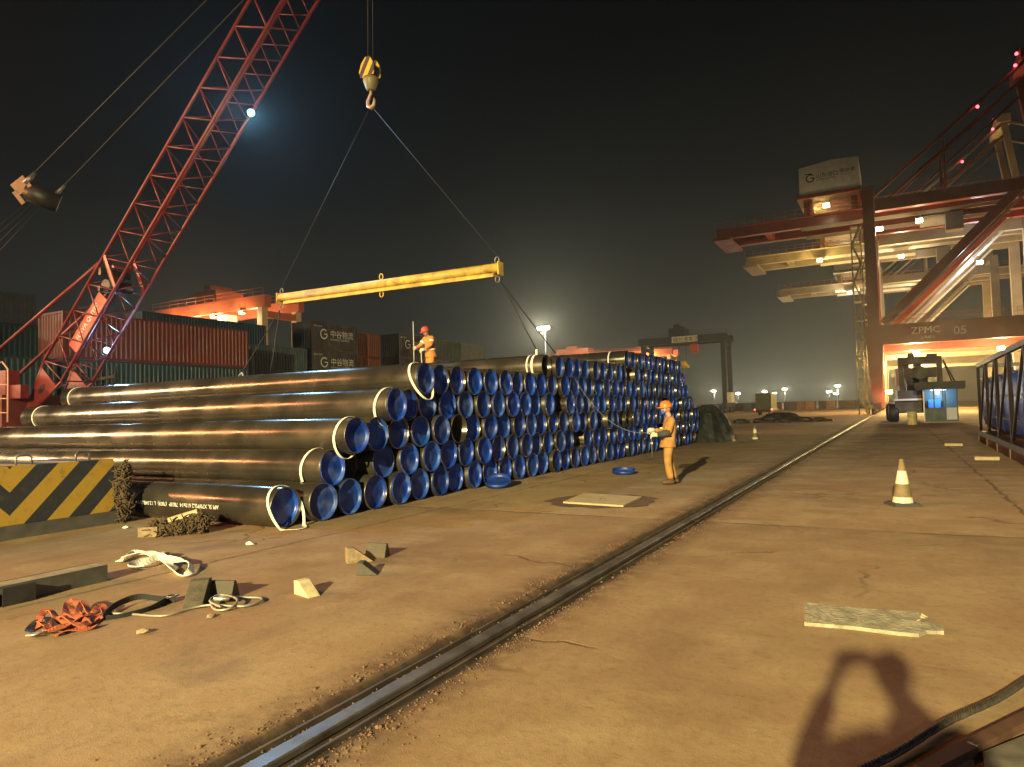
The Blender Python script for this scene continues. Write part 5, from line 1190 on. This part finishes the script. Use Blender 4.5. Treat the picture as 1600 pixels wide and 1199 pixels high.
# ================================================================== cones, plank, cable on the right
def cone(lab, loc, h, rz=0, lean=0):
    r = thing('traffic_cone', lab, 'cone', loc, rz, 'traffic cones on the quay'); r.rotation_euler.x = lean; s = h / .72
    cm = mat('cone_dirty_grey', (.17, .13, .06), .7, 0, .3, 8); rf = mat('cone_reflective', (.62, .57, .42), .45, 0, .15, 12)
    def rad(z): return .155 - (.155 - .035) * z / .68
    b_ = MB(); b_.bb((-.20, -.20, 0), (.20, .20, .035)); b_.bb((-.17, -.17, .035), (.17, .17, .055)); b_.v = [tuple(Vector(v) * s) for v in b_.v]; b_.build('base', mat('cone_base', (.05, .05, .045), .8), r)
    for z0, z1, m_, nm in ((.055, .14, rf, 'reflective_band'), (.14, .34, cm, 'cone_body'), (.34, .54, rf, 'reflective_band'), (.54, .72, cm, 'cone_tip')):
        b_ = MB(); e = .002 if m_ is rf else 0; pr_ = [(rad(z0) + e, z0), (rad(z1) + e, z1)] + ([(.024, z1 + .0), (.022, z1 - .05)] if nm == 'cone_tip' else [])
        b_.lathe([(a * s, z * s) for a, z in pr_], 20, close=False); b_.build(nm, m_, r)
    return r
cone('dirty traffic cone with pale reflective bands in the right foreground', G(1411, 790), .74, .4, .03)
cone('small far traffic cone between the tarpaulin heap and rail', G(1180, 688), .72, .1)
pk = thing('wooden_plank', 'weathered wooden plank with splintered right end', 'plank', G(1257, 978)); o0 = Vector(pk.location)
out = [gp_(*q, .0) - o0 for q in ((1257, 978), (1330, 984), (1400, 993), (1436, 996), (1448, 991), (1475, 992), (1474, 984), (1452, 978), (1440, 974), (1436, 962), (1425, 961), (1340, 955), (1257, 946))]
n = len(out); b = MB(); b.add(out + [v + Vector((0, 0, .026)) for v in out], [tuple(range(n))[::-1], tuple(range(n, 2 * n))] + [(i, (i + 1) % n, n + (i + 1) % n, n + i) for i in range(n)])
plm = mat('weathered_plank', (.30, .275, .19), .85, 0, .35, 9, .7, 30, dirt=(.12, .11, .06), dscale=7, damt=.85); b.build('board', plm, pk)
b = MB(); rn = random.Random(2)
for k in range(8):
    a = gp_(1430 + rn.uniform(-6, 10), 963 + k * 4.0, .014) - o0; b.path([a, a + Vector((rn.uniform(.02, .05), rn.uniform(-.01, .02), rn.uniform(-.02, .02)))], [.012, .003], 5)
stuff(b.build('splinters', mat('splinter', (.38, .32, .21), .9), pk))
cb0, cb1 = G(1340, 1215), G(1640, 1053); d = (cb1 - cb0); b = MB(); core = [cb0 + d * (k / 30) + Vector((.012 * math.sin(k * .4), 0, .026)) for k in range(31)]
cabl = thing('wire_cable', 'thick black twisted cable crossing the bottom right corner', 'cable', cb0); b.path([p - cb0 for p in core], .014, 8); b.build('core', M_DARK, cabl)
cm_ = mat('cable_strand', (.045, .038, .03), .55, .2, .3, 20); sd_ = d.normalized().cross(Vector((0, 0, 1)))
for s_ in range(5):
    b = MB(); b.path([cb0 * 0 + d * (k / 260) + Vector((.012 * math.sin(k * 30 / 260 * .4), 0, .026)) + (sd_ * math.cos(k * .42 + s_ * 1.2566) + Vector((0, 0, 1)) * math.sin(k * .42 + s_ * 1.2566)) * .012 for k in range(261)], .008, 5); b.build('strand', cm_, cabl)
pn_ = thing('steel_tray', 'rusty steel edged pit cover at the bottom right corner', 'cover', G(1560, 1190)); o0 = Vector(pn_.location)
e0, e1, e2 = G(1440, 1215) - o0, G(1545, 1160) - o0, G(1640, 1112) - o0
b = MB(); b.beam(e0 + Vector((0, 0, .02)), e2 + Vector((0, 0, .02)), .07, .04); b.build('angle_frame', mat('rusty_frame', (.085, .042, .024), .7, .2, .3, 10), pn_)
b = MB(); q = G(1560, 1180) - o0; r_1, r_2, r_3, r_4 = (G(1535, 1182) - o0, G(1640, 1140) - o0, G(1700, 1230) - o0, G(1560, 1290) - o0); b.add([v + Vector((0, 0, .006)) for v in (r_1, r_2, r_3, r_4)] + [v + Vector((0, 0, .02)) for v in (r_1, r_2, r_3, r_4)], [(3, 2, 1, 0), (4, 5, 6, 7)] + [(i, (i + 1) % 4, 4 + (i + 1) % 4, 4 + i) for i in range(4)]); b.build('plate', mat('plate_grey', (.13, .12, .09), .6, .3, .3, 8), pn_)
b = MB(); b.tube(G(1512, 1172) - o0 + Vector((0, 0, .03)), G(1530, 1180) - o0 + Vector((0, 0, .04)), .012, 8); b.build('hinge_pin', M_STEEL, pn_)

# ================================================================== far yard: trailer, heaps, containers, light masts
tl = G(1193, 649.5); tr = thing('trailer', 'low trailer with two red tail lights seen from behind', 'trailer', (tl.x, tl.y, 0))
b = MB(); b.bb((-1.15, 0, .75), (1.15, 9, 1.0)); b.bb((-1.2, -.08, .55), (1.2, 0, .75)); b.build('chassis', M_DARK, tr)
for s in (-1, 1):
    for y in (1.2, 2.5):
        b = MB(); b.lathe([(.2, 0), (.46, .02), (.5, .08), (.5, .22), (.46, .28), (.2, .3)], 16, 'x', (s * .82 - .15, y, .5)); b.build('wheel', M_DARK, tr)
    b = MB(); b.lathe([(.02, -.05), (.11, -.02), (.12, 0)], 12, 'y', (s * 1.32, -.10, .98)); b.build('tail_light', lamp_mat('tail_red', (1, .05, .06), 8), tr)
container(tl.x + 1.22, tl.y + .3, 0, 6.06, (.075, .10, .07), 'dull green container carried on the low trailer', base=1.02)
for px, py, w_, h_, lab in ((1190, 661, 2.6, .55, 'dark low heap of gear in front of the trailer'), (1262, 659, 2.2, .6, 'dark low heap of gear right of the trailer'), (1222, 658, 1.3, 1.2, 'dark rounded heap beside the trailer')):
    p = G(px, py); b = MB(); rn = random.Random(px)
    for k in range(14):
        vs, fs = lump((rn.uniform(-w_, w_), rn.uniform(-.6, .6), h_ * .3 * rn.random()), rn.uniform(.35, .7) * h_, 2, (1.6, 1, .8), .2, k); b.add([(v[0], v[1], max(0, v[2])) for v in vs], fs)
    o = b.build('gear_heap', M_DARK); o.location = p; tag(o, lab, 'heap', 'dark heaps by the trailer')
rn = random.Random(31)
for k in range(25):
    x = -74 + k * 2.75; container(x, 232 + rn.uniform(-4, 12), 0, 6.06, rn.choice(((.30, .09, .06), (.16, .10, .07), (.10, .13, .13), (.32, .17, .07))), 'far container on the open yard, %s from the left in its row' % ordinal(k + 1))
cream = (1.0, .93, .66)
for i, (px, py, dist, pw, lab) in enumerate(((849, 515, 200, 60000, 'tall light mast with bright lamp above the pipe stack'), (1115, 612, 420, 24000, 'light mast with lamp just left of the navy gantry leg'),
        (1153, 616, 480, 22000, 'light mast with lamp just right of the navy gantry leg'), (1195, 613, 520, 22000, 'light mast with lamp above the trailer'), (1210, 616, 560, 22000, 'light mast lamp close right of the one above the trailer'),
        (1226, 609, 420, 30000, 'bright light mast right of the trailer'), (1295, 613, 520, 20000, 'light mast with lower lamp of the pair near the quay crane'), (1309, 604, 400, 34000, 'light mast with brightest lamp near the quay crane'), (1306, 616, 600, 9000, 'faint light mast below the brightest lamp'))):
    p = PY(px, py, dist); r = thing('light_mast', lab, 'light mast', (p.x, p.y, 0), 0, 'light masts of the far yard'); h_ = p.z; sz = dist / 420
    b = MB(); b.path([(0, 1.2, 0), (0, 1.2, h_)], [.28, .14], 8); b.bb((-.1, .5, h_), (.1, 1.25, h_ + .2)); b.build('mast', M_DARK, r)
    w_ = 1.1 * sz * (4.2 if i == 0 else 1); sz *= 3.2 if i == 0 else 1
    b = MB(); b.bb((-w_, .1, h_ - .15), (w_, .5, h_ + .55 * sz + .15)); fr_ = b.build('lamp_frame', M_DARK, r)
    for k in range(4):
        x = -w_ + (k + .5) * w_ / 2
        b = MB(); b.bb((x - w_ * .22, -.02, h_), (x + w_ * .22, .08, h_ + .55 * sz)); b.build('lamp', lamp_mat('mast_lamp', cream, 45), fr_)
    point('mast_light', (p.x, p.y - 1.0, h_ + .2), pw, cream, .6)

# ================================================================== haze over the terminal
hzv = bpy.data.materials.new('night_haze'); hzv.use_nodes = True; t = hzv.node_tree; t.nodes.clear()
o_ = t.nodes.new('ShaderNodeOutputMaterial'); v_ = t.nodes.new('ShaderNodeVolumePrincipled'); v_.inputs['Color'].default_value = (.90, .92, .86, 1); v_.inputs['Density'].default_value = .00036; v_.inputs['Anisotropy'].default_value = .78
t.links.new(v_.outputs[0], o_.inputs['Volume'])
b = MB(); b.bb((-2600, -420, -1), (2600, 2600, 62)); hz_o = b.build('haze', hzv); stuff(hz_o)
